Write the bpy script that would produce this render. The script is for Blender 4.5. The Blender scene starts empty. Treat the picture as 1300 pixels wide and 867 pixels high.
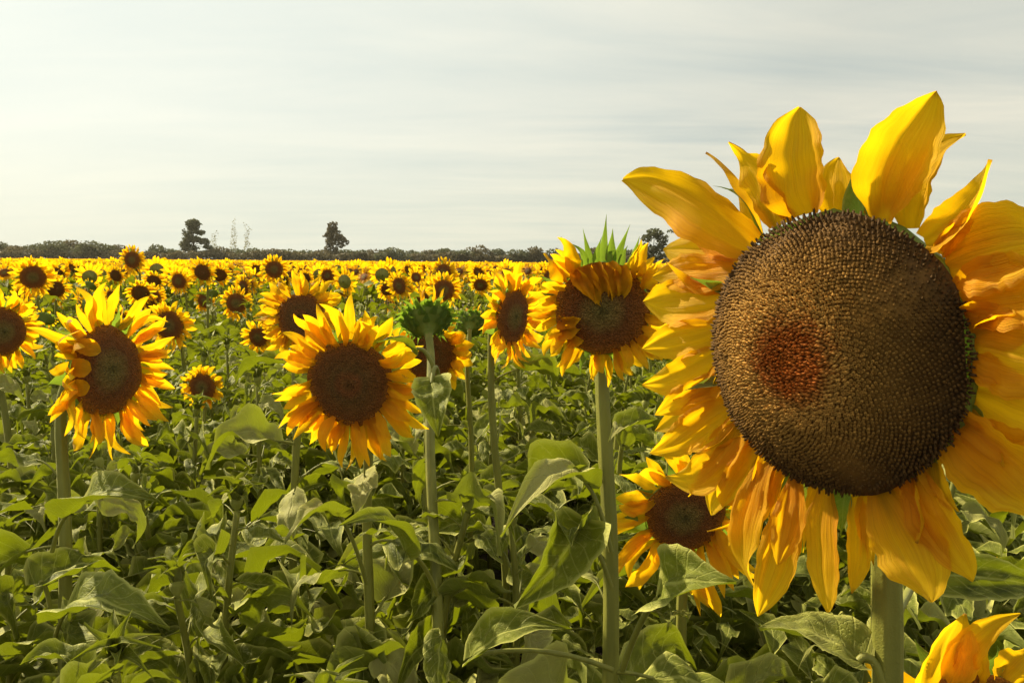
import bpy, math, random
import numpy as np
from mathutils import Vector, Matrix, Euler

C = bpy.context.scene
COL = C.collection
R = math.radians
rng = np.random.default_rng(11)
random.seed(11)

# ------------------------------------------------------------------ camera
EYE = 1.65
F = 1000.0                                   # focal length in photo pixels (photo is 1300 wide)
cam_d = bpy.data.cameras.new('camera')
cam = bpy.data.objects.new('camera', cam_d)
COL.objects.link(cam)
C.camera = cam
cam_d.sensor_width = 36.0
cam_d.lens = 36.0 * F / 1300.0
cam_d.clip_start = 0.02
cam_d.clip_end = 6000
CAM_ROT = (Euler((R(90 - 5.75), 0, 0)).to_matrix() @ Matrix.Rotation(R(0.45), 3, 'Z'))
CAM_LOC = Vector((0, 0, EYE))
cam.matrix_world = Matrix.Translation(CAM_LOC) @ CAM_ROT.to_4x4()

def ray(x, y):
    return CAM_ROT @ Vector(((x - 650) / F, -(y - 433.5) / F, -1.0))
def at(x, y, d):
    return CAM_LOC + ray(x, y) * d
def proj(p):
    q = CAM_ROT.transposed() @ (Vector(p) - CAM_LOC)
    if q.z > -0.01: return None
    return (650 + F * q.x / -q.z, 433.5 - F * q.y / -q.z, -q.z)

# ------------------------------------------------------------------ sky and sun
SUN_EL, SUN_AZ = 37.0, -54.0                 # azimuth measured from +Y (view direction), negative = to the left
sd = Vector((math.sin(R(SUN_AZ)) * math.cos(R(SUN_EL)), math.cos(R(SUN_AZ)) * math.cos(R(SUN_EL)), math.sin(R(SUN_EL))))

class NT:
    def __init__(s, t): s.t = t; s.t.nodes.clear()
    def n(s, kind, ins=None, **kw):
        nd = s.t.nodes.new(kind)
        for k, v in kw.items(): setattr(nd, k, v)
        for k, v in (ins or {}).items():
            sock = nd.inputs[k]
            if isinstance(v, bpy.types.NodeSocket): s.t.links.new(v, sock)
            else: sock.default_value = (*v, 1) if (sock.type == 'RGBA' and isinstance(v, tuple) and len(v) == 3) else v
        return nd
    def m(s, op, a, b=0.0, c=None, clamp=False):
        nd = s.n('ShaderNodeMath', {0: a, 1: b}, operation=op, use_clamp=clamp)
        if c is not None:
            if isinstance(c, bpy.types.NodeSocket): s.t.links.new(c, nd.inputs[2])
            else: nd.inputs[2].default_value = c
        return nd.outputs[0]
    def mix(s, f, a, b, bt='MIX'):
        nd = s.n('ShaderNodeMix', data_type='RGBA', blend_type=bt)
        for idx, v in ((0, f), (6, a), (7, b)):
            if isinstance(v, bpy.types.NodeSocket): s.t.links.new(v, nd.inputs[idx])
            else: nd.inputs[idx].default_value = v if idx == 0 else (*v[:3], 1)
        return nd.outputs[2]
    def ramp(s, f, stops):
        nd = s.n('ShaderNodeValToRGB', {0: f})
        e = nd.color_ramp.elements
        while len(e) < len(stops): e.new(0.5)
        for i, (p, c) in enumerate(stops): e[i].position = p; e[i].color = (*c[:3], 1)
        return nd.outputs[0]
    def rng(s, v, a, b, c=0.0, d=1.0):
        return s.n('ShaderNodeMapRange', {0: v, 1: a, 2: b, 3: c, 4: d}).outputs[0]

W = bpy.data.worlds.new('World'); C.world = W; W.use_nodes = True
t = NT(W.node_tree)
sky = t.n('ShaderNodeTexSky', sky_type='NISHITA', sun_disc=False)
sky.sun_elevation = R(SUN_EL); sky.sun_rotation = R(SUN_AZ)
sky.dust_density = 3.0; sky.air_density = 1.0
bg_sky = t.n('ShaderNodeBackground', {0: sky.outputs[0], 1: 0.05})
tc = t.n('ShaderNodeTexCoord')
sep = t.n('ShaderNodeSeparateXYZ', {0: tc.outputs['Generated']})
X, Y, Z = sep.outputs
den = t.m('ADD', t.m('MAXIMUM', Z, 0.0), 0.10)
pv = t.n('ShaderNodeCombineXYZ', {0: t.m('DIVIDE', X, den), 1: t.m('DIVIDE', Y, den), 2: 0.0})
mp = t.n('ShaderNodeMapping', {0: pv.outputs[0], 2: (0, 0, R(12)), 3: (0.55, 1.35, 1.0)})
n1 = t.n('ShaderNodeTexNoise', {'Vector': mp.outputs[0], 'Scale': 0.6, 'Detail': 5.0, 'Roughness': 0.50, 'Distortion': 0.5})
mp2 = t.n('ShaderNodeMapping', {0: pv.outputs[0], 1: (3, 5, 0), 2: (0, 0, R(4)), 3: (0.45, 1.5, 1.0)})
n2 = t.n('ShaderNodeTexNoise', {'Vector': mp2.outputs[0], 'Scale': 1.1, 'Detail': 6.0, 'Roughness': 0.6, 'Distortion': 0.5})
st = t.m('ADD', t.m('MULTIPLY', n1.outputs[0], 0.55), t.m('MULTIPLY', n2.outputs[0], 0.45))
thick = t.rng(st, 0.40, 0.60)
cloud = t.mix(thick, (0.53, 0.57, 0.52), (0.77, 0.74, 0.61))
# brighter towards the sun (thin veil scattering forward)
dt = t.n('ShaderNodeVectorMath', {0: tc.outputs['Generated'], 1: tuple(sd)}, operation='DOT_PRODUCT').outputs['Value']
glow = t.rng(dt, 0.35, 1.0, 0.0, 1.0)
cloud = t.mix(t.m('MULTIPLY', glow, 0.85), cloud, (0.92, 0.98, 0.88))
hor = t.rng(Z, 0.0, 0.16, 0.45, 0.0)
cloud = t.mix(hor, cloud, (0.74, 0.76, 0.60))
bg_c = t.n('ShaderNodeBackground', {0: cloud, 1: 0.575})
ms = t.n('ShaderNodeMixShader', {0: 0.90, 1: bg_sky.outputs[0], 2: bg_c.outputs[0]})
t.n('ShaderNodeOutputWorld', {0: ms.outputs[0]})

sl = bpy.data.lights.new('sun', 'SUN'); sl.energy = 5.0; sl.angle = R(1.5); sl.color = (1.0, 0.88, 0.60)
so = bpy.data.objects.new('sun', sl); COL.objects.link(so)
so.rotation_euler = sd.to_track_quat('Z', 'Y').to_euler(); so.location = (-5, 2, 6)

C.view_settings.view_transform = 'Standard'
C.view_settings.look = 'None'
C.view_settings.gamma = 1.0
C.view_settings.exposure = 0.98
C.view_settings.use_curve_mapping = False
C.cycles.use_denoising = True
C.cycles.max_bounces = 6; C.cycles.diffuse_bounces = 3; C.cycles.glossy_bounces = 2
C.cycles.transmission_bounces = 4; C.cycles.transparent_max_bounces = 4
C.cycles.use_adaptive_sampling = True; C.cycles.adaptive_threshold = 0.02

# ------------------------------------------------------------------ materials
def mat(name):
    m = bpy.data.materials.new(name); m.use_nodes = True
    return m, NT(m.node_tree)
def pc(t):
    a = t.n('ShaderNodeAttribute', attribute_name='pc')
    s = t.n('ShaderNodeSeparateXYZ', {0: a.outputs['Vector']})
    return s.outputs
def finish(t, bsdf, trans=None, f=0.0):
    o = bsdf.outputs[0]
    if trans is not None:
        tr = t.n('ShaderNodeBsdfTranslucent', {0: trans})
        o = t.n('ShaderNodeMixShader', {0: f, 1: o, 2: tr.outputs[0]}).outputs[0]
    t.n('ShaderNodeOutputMaterial', {0: o})

def petal_material():
    m, t = mat('petal')
    u, v, r = pc(t)
    base = t.ramp(u, [(0.0, (0.50, 0.10, 0.004)), (0.16, (0.74, 0.26, 0.005)), (0.5, (0.86, 0.42, 0.007)), (1.0, (0.92, 0.64, 0.02))])
    # fine veins running along the petal
    vv = t.n('ShaderNodeCombineXYZ', {0: t.m('MULTIPLY', v, 9.0), 1: t.m('MULTIPLY', u, 0.7), 2: t.m('MULTIPLY', r, 40.0)})
    ns = t.n('ShaderNodeTexNoise', {'Vector': vv.outputs[0], 'Scale': 1.5, 'Detail': 4.0, 'Roughness': 0.6})
    vein = t.rng(ns.outputs[0], 0.38, 0.62)
    fine = t.n('ShaderNodeTexNoise', {'Vector': t.n('ShaderNodeCombineXYZ', {0: t.m('MULTIPLY', v, 26.0), 1: t.m('MULTIPLY', u, 1.0), 2: t.m('MULTIPLY', r, 17.0)}).outputs[0], 'Scale': 1.3, 'Detail': 3.0})
    base = t.mix(t.m('MULTIPLY', vein, 0.42), base, (0.62, 0.20, 0.004))
    base = t.mix(t.rng(fine.outputs[0], 0.50, 0.64, 0.0, 0.55), base, (0.55, 0.17, 0.003))
    base = t.mix(t.m('MULTIPLY', r, 0.45), base, (0.92, 0.60, 0.012))
    # browned, torn very tip
    tip = t.m('MULTIPLY', t.rng(u, 0.955, 1.0), t.rng(r, 0.3, 0.7))
    base = t.mix(tip, base, (0.25, 0.10, 0.02))
    bp = t.n('ShaderNodeBump', {'Strength': 0.7, 'Distance': 0.003, 'Height': t.m('ADD', ns.outputs[0], t.m('MULTIPLY', fine.outputs[0], 0.7))})
    b = t.n('ShaderNodeBsdfPrincipled', {'Base Color': base, 'Roughness': 0.6, 'Normal': bp.outputs[0], 'Specular IOR Level': 0.25})
    trc = t.mix(0.55, base, (1.0, 0.60, 0.0))
    finish(t, b, trc, 0.62)
    return m

def leaf_material(name, c1, c2, vein_c, trc, trf, back, dry=0.0):
    m, t = mat(name)
    u, v, r = pc(t)
    oi = t.n('ShaderNodeObjectInfo')
    ns = t.n('ShaderNodeTexNoise', {'Vector': t.n('ShaderNodeCombineXYZ', {0: t.m('MULTIPLY', u, 3), 1: v, 2: t.m('MULTIPLY', r, 30)}).outputs[0], 'Scale': 2.2, 'Detail': 3.0})
    base = t.mix(t.rng(ns.outputs[0], 0.30, 0.68), c1, c2)
    base = t.mix(t.m('MULTIPLY', oi.outputs['Random'], 0.45), base, c2)
    # midrib and side veins
    av = t.m('ABSOLUTE', v)
    mid = t.rng(av, 0.03, 0.075, 1.0, 0.0)
    ph = t.m('FRACT', t.m('MULTIPLY', t.m('SUBTRACT', u, t.m('MULTIPLY', av, 0.22)), 8.0))
    side = t.rng(t.m('ABSOLUTE', t.m('SUBTRACT', ph, 0.5)), 0.42, 0.5, 0.0, 0.75)
    vn = t.m('MAXIMUM', mid, side)
    base = t.mix(t.m('MULTIPLY', vn, 0.65), base, vein_c)
    # yellowed margins on some leaves
    edge = t.m('MULTIPLY', t.rng(av, 0.72, 1.0), t.rng(t.m('FRACT', t.m('MULTIPLY', r, 7.3)), 0.45, 1.0, 0.0, 0.8))
    base = t.mix(edge, base, (0.36, 0.34, 0.09))
    dry = t.rng(t.m('FRACT', t.m('MULTIPLY', r, 13.7)), 0.80, 1.0, 0.0, 0.75)
    base = t.mix(dry, base, (0.36, 0.33, 0.11))
    base = t.mix(t.rng(av, 0.84, 1.0, 0.0, 0.75), base, (0.52, 0.50, 0.13))  # pale rim on every leaf: sunlit edge painted into the colour
    blot = t.n('ShaderNodeTexNoise', {'Vector': t.n('ShaderNodeCombineXYZ', {0: t.m('MULTIPLY', u, 2), 1: v, 2: t.m('MULTIPLY', r, 55)}).outputs[0], 'Scale': 6.0, 'Detail': 5.0, 'Roughness': 0.7})
    base = t.mix(t.rng(blot.outputs[0], 0.54, 0.70, 0.0, 0.65), base, (0.36, 0.35, 0.09))
    base = t.mix(t.rng(blot.outputs[0], 0.30, 0.22, 0.0, 0.8), base, (0.10, 0.06, 0.02))
    net = t.n('ShaderNodeTexVoronoi', {'Vector': t.n('ShaderNodeCombineXYZ', {0: t.m('MULTIPLY', u, 1.6), 1: v, 2: r}).outputs[0], 'Scale': 14.0}, feature='DISTANCE_TO_EDGE')
    netf = t.rng(net.outputs['Distance'], 0.0, 0.12, 1.0, 0.0)
    geo = t.n('ShaderNodeNewGeometry')
    base = t.mix(t.m('MULTIPLY', geo.outputs['Backfacing'], 0.6), base, back)
    bh = t.m('SUBTRACT', ns.outputs[0], t.m('ADD', t.m('MULTIPLY', vn, 0.9), t.m('MULTIPLY', netf, 0.30)))
    bp = t.n('ShaderNodeBump', {'Strength': 0.6, 'Distance': 0.003, 'Height': bh})
    b = t.n('ShaderNodeBsdfPrincipled', {'Base Color': base, 'Roughness': 0.62, 'Normal': bp.outputs[0], 'Specular IOR Level': 0.25, 'Specular Tint': (1.0, 0.95, 0.55, 1),
                                        'Sheen Weight': 0.08, 'Sheen Roughness': 0.3, 'Sheen Tint': (1.0, 0.95, 0.45, 1)})
    finish(t, b, trc, trf)
    return m

def stem_material():
    m, t = mat('stem')
    tcx = t.n('ShaderNodeTexCoord')
    mp = t.n('ShaderNodeMapping', {0: tcx.outputs['Object'], 3: (60, 60, 6)})
    ns = t.n('ShaderNodeTexNoise', {'Vector': mp.outputs[0], 'Scale': 1.0, 'Detail': 4.0})
    n2 = t.n('ShaderNodeTexNoise', {'Vector': tcx.outputs['Object'], 'Scale': 700.0, 'Detail': 1.0})
    base = t.mix(ns.outputs[0], (0.085, 0.090, 0.008), (0.30, 0.29, 0.040))
    bp = t.n('ShaderNodeBump', {'Strength': 0.5, 'Distance': 0.0015, 'Height': t.m('ADD', ns.outputs[0], t.m('MULTIPLY', n2.outputs[0], 0.5))})
    b = t.n('ShaderNodeBsdfPrincipled', {'Base Color': base, 'Roughness': 0.6, 'Normal': bp.outputs[0], 'Sheen Weight': 0.15,
                                        'Sheen Roughness': 0.25, 'Sheen Tint': (1.0, 0.98, 0.5, 1)})
    finish(t, b, (0.25, 0.30, 0.05), 0.08)
    return m

def disc_material(name, stops, bump, spread=.16, nsc=40.0):
    m, t = mat(name)
    u, v, r = pc(t)
    tcx = t.n('ShaderNodeTexCoord')
    base = t.ramp(t.m('ADD', u, t.m('MULTIPLY', t.m('SUBTRACT', t.n('ShaderNodeTexNoise', {'Vector': tcx.outputs['Object'], 'Scale': nsc, 'Detail': 3.0}).outputs[0], 0.5), spread)), stops)
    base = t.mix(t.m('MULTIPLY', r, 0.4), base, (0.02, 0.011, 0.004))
    ins = {'Base Color': base, 'Roughness': 0.75, 'Specular IOR Level': 0.15}
    if bump:
        vo = t.n('ShaderNodeTexVoronoi', {'Vector': tcx.outputs['Object'], 'Scale': 330.0})
        ins['Base Color'] = t.mix(t.rng(vo.outputs['Distance'], 0.2, 0.7, 0.0, 0.45), base, (0.02, 0.012, 0.004))
        ins['Normal'] = t.n('ShaderNodeBump', {'Strength': 1.0, 'Distance': 0.003, 'Height': vo.outputs['Distance']}).outputs[0]
    b = t.n('ShaderNodeBsdfPrincipled', ins)
    finish(t, b)
    return m

def plain(name, col, rough=0.8, noise=0.0, nscale=5.0, col2=None, bump=0.0):
    m, t = mat(name)
    base = col
    ins = {'Roughness': rough, 'Specular IOR Level': 0.2}
    if col2:
        tcx = t.n('ShaderNodeTexCoord')
        ns = t.n('ShaderNodeTexNoise', {'Vector': tcx.outputs['Object'], 'Scale': nscale, 'Detail': 6.0, 'Roughness': 0.65})
        ins['Base Color'] = t.mix(t.rng(ns.outputs[0], 0.35, 0.65), col, col2)
        if bump: ins['Normal'] = t.n('ShaderNodeBump', {'Strength': 0.8, 'Distance': bump, 'Height': ns.outputs[0]}).outputs[0]
    else: ins['Base Color'] = tuple(col)
    finish(t, t.n('ShaderNodeBsdfPrincipled', ins))
    return m

M_PETAL = petal_material()
M_LEAF = leaf_material('leaf', (0.014, 0.026, 0.003), (0.155, 0.170, 0.018), (0.38, 0.38, 0.09), (0.36, 0.42, 0.008), 0.20, (0.12, 0.135, 0.026))
M_BRACT = leaf_material('bract', (0.065, 0.120, 0.018), (0.150, 0.210, 0.035), (0.28, 0.33, 0.08), (0.30, 0.46, 0.03), 0.38, (0.05, 0.09, 0.02))
M_STEM = stem_material()
M_FLORET = disc_material('floret', [(0.0, (0.62, 0.17, 0.018)), (0.20, (0.62, 0.17, 0.020)), (0.36, (0.80, 0.42, 0.09)), (0.56, (0.52, 0.27, 0.055)), (0.82, (0.24, 0.12, 0.026)), (1.0, (0.10, 0.05, 0.015))], False, .34, 120.0)
M_DISC = disc_material('disc_brown', [(0.0, (0.22, 0.18, 0.05)), (0.35, (0.25, 0.15, 0.04)), (0.55, (0.21, 0.075, 0.02)), (0.80, (0.28, 0.09, 0.015)), (1.0, (0.42, 0.15, 0.010))], True)
M_DISC_RED = disc_material('disc_red', [(0.0, (0.23, 0.11, 0.03)), (0.22, (0.25, 0.085, 0.024)), (0.38, (0.16, 0.08, 0.022)), (0.80, (0.21, 0.072, 0.015)), (1.0, (0.38, 0.13, 0.010))], True)
M_SOIL = plain('soil', (0.018, 0.013, 0.008), 0.95, col2=(0.045, 0.032, 0.020), nscale=3.0, bump=0.05)
M_BARK = plain('bark', (0.055, 0.040, 0.030), 0.9, col2=(0.11, 0.085, 0.065), nscale=4.0)

def tree_material(name, c1, c2, tr):
    m, t = mat(name)
    u, v, r = pc(t)
    base = t.mix(r, c1, c2)
    b = t.n('ShaderNodeBsdfPrincipled', {'Base Color': base, 'Roughness': 0.7, 'Specular IOR Level': 0.2})
    finish(t, b, tr, 0.2)
    return m
M_TREE = tree_material('tree_foliage', (0.075, 0.082, 0.045), (0.14, 0.14, 0.075), (0.16, 0.17, 0.07))
M_TREE_BROWN = tree_material('tree_foliage_warm', (0.095, 0.080, 0.050), (0.17, 0.14, 0.080), (0.17, 0.14, 0.06))
M_POPLAR = tree_material('poplar_foliage', (0.24, 0.22, 0.12), (0.36, 0.33, 0.19), (0.36, 0.34, 0.16))

# ------------------------------------------------------------------ mesh building
class MB:
    """collects quads/tris with a 'pc' vector per vertex, links them as ONE mesh object"""
    def __init__(s): s.v = []; s.p = []; s.q = []; s.tr = []; s.qm = []; s.tm = []; s.n = 0
    def add(s, v, p, q=None, tr=None, mi=0):
        v = np.asarray(v, float).reshape(-1, 3); p = np.asarray(p, float).reshape(-1, 3)
        s.v.append(v); s.p.append(p)
        if q is not None and len(q): q = np.asarray(q, int).reshape(-1, 4) + s.n; s.q.append(q); s.qm.append(np.full(len(q), mi))
        if tr is not None and len(tr): tr = np.asarray(tr, int).reshape(-1, 3) + s.n; s.tr.append(tr); s.tm.append(np.full(len(tr), mi))
        s.n += len(v)
    def arrays(s):
        z4 = np.zeros((0, 4), int); z3 = np.zeros((0, 3), int); z = np.zeros(0, int)
        return (np.concatenate(s.v), np.concatenate(s.p), np.concatenate(s.q) if s.q else z4, np.concatenate(s.tr) if s.tr else z3,
                np.concatenate(s.qm) if s.qm else z, np.concatenate(s.tm) if s.tm else z)
    def mesh(s, name, mats):
        v, p, q, tr, qm, tm = s.arrays()
        me = bpy.data.meshes.new(name)
        me.vertices.add(len(v)); me.vertices.foreach_set('co', v.astype(np.float32).ravel())
        nl = len(q) * 4 + len(tr) * 3
        me.loops.add(nl); me.loops.foreach_set('vertex_index', np.concatenate([q.ravel(), tr.ravel()]).astype(np.int32))
        npoly = len(q) + len(tr)
        me.polygons.add(npoly)
        starts = np.concatenate([np.arange(len(q)) * 4, len(q) * 4 + np.arange(len(tr)) * 3]).astype(np.int32)
        me.polygons.foreach_set('loop_start', starts)
        for m_ in mats: me.materials.append(m_)
        me.polygons.foreach_set('material_index', np.concatenate([qm, tm]).astype(np.int32))
        me.update(calc_edges=True)
        me.polygons.foreach_set('use_smooth', np.ones(npoly, bool))
        a = me.attributes.new('pc', 'FLOAT_VECTOR', 'POINT'); a.data.foreach_set('vector', p.astype(np.float32).ravel())
        return me
    def build(s, name, mats, parent=None, loc=None):
        o = bpy.data.objects.new(name, s.mesh(name, mats)); COL.objects.link(o)
        if parent is not None: o.parent = parent
        if loc is not None: o.location = loc
        return o

def nrm(a): a = np.asarray(a, float); return a / (np.linalg.norm(a, axis=-1, keepdims=True) + 1e-12)
PROF = {
 'petal': ([0, .08, .22, .42, .62, .8, .92, .98, 1], [.34, .50, .80, 1, .96, .70, .36, .12, .02]),
 'blunt': ([0, .08, .22, .42, .62, .78, .9, .97, 1], [.52, .72, .92, 1, .98, .78, .45, .18, .03]),
 'narrow': ([0, .1, .3, .6, .85, 1], [.5, .8, 1, .75, .35, .03]),
 'leaf': ([0, .03, .1, .22, .38, .55, .72, .87, 1], [.10, .55, .90, 1, .93, .72, .45, .2, .01]),
 'bract': ([0, .12, .3, .55, .8, 1], [.8, 1, .95, .55, .18, .02]),
}
def blade(B, T, up, Wd, prof='petal', arch=0.0, side=0.0, cup=0.0, ridge=0.0, wave=0.0, twist=(0, 0), curl=0.0, cord=0.0, nu=10, nv=5, rg=None, r=None, jag=0.0, crump=0.0, tipf=0.0):
    rg = rg or rng
    B = np.asarray(B, float); T = np.asarray(T, float); up = nrm(up)
    L = np.linalg.norm(T - B)
    t_ = np.linspace(0, 1, nu + 1)
    ax = nrm(T - B); sx = nrm(np.cross(ax, up)); nn = np.cross(sx, ax)
    b = 4 * t_ * (1 - t_)
    c = B + (T - B) * t_[:, None] + nn * (arch * L * b)[:, None] + sx * (side * L * b)[:, None]
    c = c + nn * (curl * L * np.clip((t_ - .62) / .38, 0, 1) ** 2)[:, None]
    if tipf:
        e_ = np.clip((t_ - .72) / .28, 0, 1)[:, None] ** 2
        c = c + (sx * rg.normal(0, tipf) + nn * rg.normal(0, tipf)) * L * e_
    tg = nrm(np.gradient(c, axis=0))
    s0 = nrm(np.cross(tg, nn)); n0 = np.cross(s0, tg)
    tw = np.radians(twist[0] + (twist[1] - twist[0]) * t_)[:, None]
    S = s0 * np.cos(tw) + n0 * np.sin(tw); N = n0 * np.cos(tw) - s0 * np.sin(tw)
    w = np.interp(t_, *PROF[prof]) * Wd / 2
    s_ = np.linspace(-1, 1, nv)
    ph = rg.uniform(0, 6.28, 6)
    tt, ss = np.meshgrid(t_, s_, indexing='ij')
    off = cup * ss ** 2 + ridge * (np.cos(ss * 7.5 + ph[0] * .15) + .5 * np.cos(ss * 15 + ph[0])) * (1 - np.abs(tt - .45)) \
        + crump * (np.sin(tt * 13 + ss * 4 + ph[2]) * np.sin(ss * 5 - tt * 6 + ph[1])) \
        + wave * np.abs(ss) ** 1.5 * (np.sin(tt * 9 + ph[1] + ss * 1.3) + .6 * np.sin(tt * 17 + ph[2] - ss * 2.0)) \
        + wave * .5 * np.sin(tt * 6 + ph[3]) * ss
    ws = w[:, None] * (1 + jag * np.sin(tt * 40 + ph[4]) * np.abs(ss) + .04 * np.sin(tt * 7 + ph[5]) * ss)
    P = c[:, None, :] + S[:, None, :] * (ws * ss)[..., None] + N[:, None, :] * (off * np.maximum(w[:, None], Wd * .12))[..., None]
    if cord: P = P - tg[:, None, :] * (cord * L * np.abs(ss) ** 2 * (1 - tt) ** 5)[..., None]
    r = rg.uniform() if r is None else r
    pcv = np.stack([tt, ss, np.full_like(tt, r)], -1)
    i, j = np.meshgrid(np.arange(nu), np.arange(nv - 1), indexing='ij')
    a = (i * nv + j).ravel()
    q = np.stack([a, a + 1, a + nv + 1, a + nv], -1)
    return P.reshape(-1, 3), pcv.reshape(-1, 3), q

def tube(pts, rad, n=8, ribs=0.0, wob=0.0, seed=0):
    pts = np.asarray(pts, float).copy(); k = len(pts)
    if wob:
        q_ = np.linspace(0, 1, k); en = np.sin(np.pi * q_)
        pts[:, 0] += wob * en * np.sin(q_ * 11 + seed); pts[:, 1] += wob * en * np.sin(q_ * 8 + seed * 2)
    tg = nrm(np.gradient(pts, axis=0))
    ref = np.array([0.31, 0.95, 0.05]); sx = np.zeros_like(pts)
    for i in range(k):
        x = np.cross(tg[i], ref); x /= np.linalg.norm(x) + 1e-9; sx[i] = x; 
        if i: 
            x = sx[i - 1] - tg[i] * np.dot(sx[i - 1], tg[i]); sx[i] = x / (np.linalg.norm(x) + 1e-9)
    sy = np.cross(tg, sx)
    a = np.linspace(0, 2 * math.pi, n, endpoint=False)
    rad = np.broadcast_to(np.asarray(rad, float), (k,))
    rf = 1 + ribs * np.cos(a * 7 + seed)[None, :] + ribs * .6 * np.sin(np.arange(k)[:, None] * 1.9 + a[None, :] * 2 + seed)
    P = pts[:, None] + (sx[:, None] * np.cos(a)[None, :, None] + sy[:, None] * np.sin(a)[None, :, None]) * (rad[:, None] * rf)[..., None]
    i, j = np.meshgrid(np.arange(k - 1), np.arange(n), indexing='ij')
    i = i.ravel(); j = j.ravel(); j2 = (j + 1) % n
    q = np.stack([i * n + j, i * n + j2, (i + 1) * n + j2, (i + 1) * n + j], -1)
    p = np.stack(np.broadcast_arrays(np.linspace(0, 1, k)[:, None], np.ones((k, n)) * .5, np.full((k, n), .5)), -1)
    V = P.reshape(-1, 3)
    return V, p.reshape(-1, 3), q

def bez(p0, p1, p2, p3, n=14):
    t_ = np.linspace(0, 1, n)[:, None]
    p0, p1, p2, p3 = (np.asarray(p, float) for p in (p0, p1, p2, p3))
    return (1 - t_) ** 3 * p0 + 3 * (1 - t_) ** 2 * t_ * p1 + 3 * (1 - t_) * t_ ** 2 * p2 + t_ ** 3 * p3

def lathe(prof, n, u=None):
    prof = np.asarray(prof, float); k = len(prof)
    a = np.linspace(0, 2 * math.pi, n, endpoint=False)
    P = np.stack([prof[:, 0:1] * np.cos(a), prof[:, 0:1] * np.sin(a), np.broadcast_to(prof[:, 1:2], (k, n))], -1)
    i, j = np.meshgrid(np.arange(k - 1), np.arange(n), indexing='ij'); i = i.ravel(); j = j.ravel(); j2 = (j + 1) % n
    q = np.stack([i * n + j, i * n + j2, (i + 1) * n + j2, (i + 1) * n + j], -1)
    uu = np.linspace(0, 1, k) if u is None else np.asarray(u)
    p = np.stack(np.broadcast_arrays(uu[:, None], np.zeros((k, n)), np.zeros((k, n))), -1)
    return P.reshape(-1, 3), p.reshape(-1, 3), q

def empty(name, loc, label, cat, group=None, rz=0.0):
    o = bpy.data.objects.new(name, None); COL.objects.link(o)
    o.location = loc; o.rotation_euler = (0, 0, rz); o.empty_display_size = .05
    o['label'] = label; o['category'] = cat
    if group: o['group'] = group
    return o
def copy_tree(o, parent=None):
    c = o.copy(); COL.objects.link(c)
    if parent is not None: c.parent = parent
    for ch in KIDS.get(o.name, ()): copy_tree(ch, c)
    return c
KIDS = {}
def index_kids(o):
    KIDS[o.name] = [c for c in o.children]
    for c in o.children: index_kids(c)

# ------------------------------------------------------------------ sunflower parts (local frame: +Z faces the viewer of the bloom, +Y up)
def receptacle(Rd, n=28, dp=1.0):
    mb = MB()
    pr = [(.97 * Rd, .0 * Rd), (1.01 * Rd, -.05 * Rd), (.98 * Rd, -.16 * Rd * dp), (.8 * Rd, -.32 * Rd * dp), (.5 * Rd, -.45 * Rd * dp), (.26 * Rd, -.58 * Rd * dp), (.17 * Rd, -.75 * Rd * dp)]
    v, p, q = lathe(pr[::-1], n)
    v = v * (1 + .02 * np.sin(np.arange(len(v)) * 2.3))[:, None]
    mb.add(v, p, q); return mb
def dome_z(x, Rd, h, dip=0.0):
    x = np.clip(x / Rd, 0, 1)
    return h * (1 - x ** 2.3) ** .9 - dip * np.exp(-(x / .35) ** 2)
def seed_disc(Rd, h, n=32, k=12, dip=0.0, seed=0, rough=.012):
    rg = np.random.default_rng(seed)
    mb = MB(); xs = np.linspace(1, 0.001, k) * Rd
    v, p, q = lathe(np.stack([xs, dome_z(xs, Rd, h, dip)], -1), n, u=xs / Rd)
    v[:, 2] += rg.normal(0, rough * Rd, len(v)) * (v[:, 0] ** 2 + v[:, 1] ** 2 < (.97 * Rd) ** 2)
    ang = np.arctan2(v[:, 1], v[:, 0]); sc = 1 + .025 * np.sin(ang * 3 + seed) + .02 * np.sin(ang * 7 + seed * 2)
    v[:, 0] *= sc; v[:, 1] *= sc
    p[:, 2] = rg.uniform(0, .6, len(v))
    mb.add(v, p, q); return mb
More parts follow.
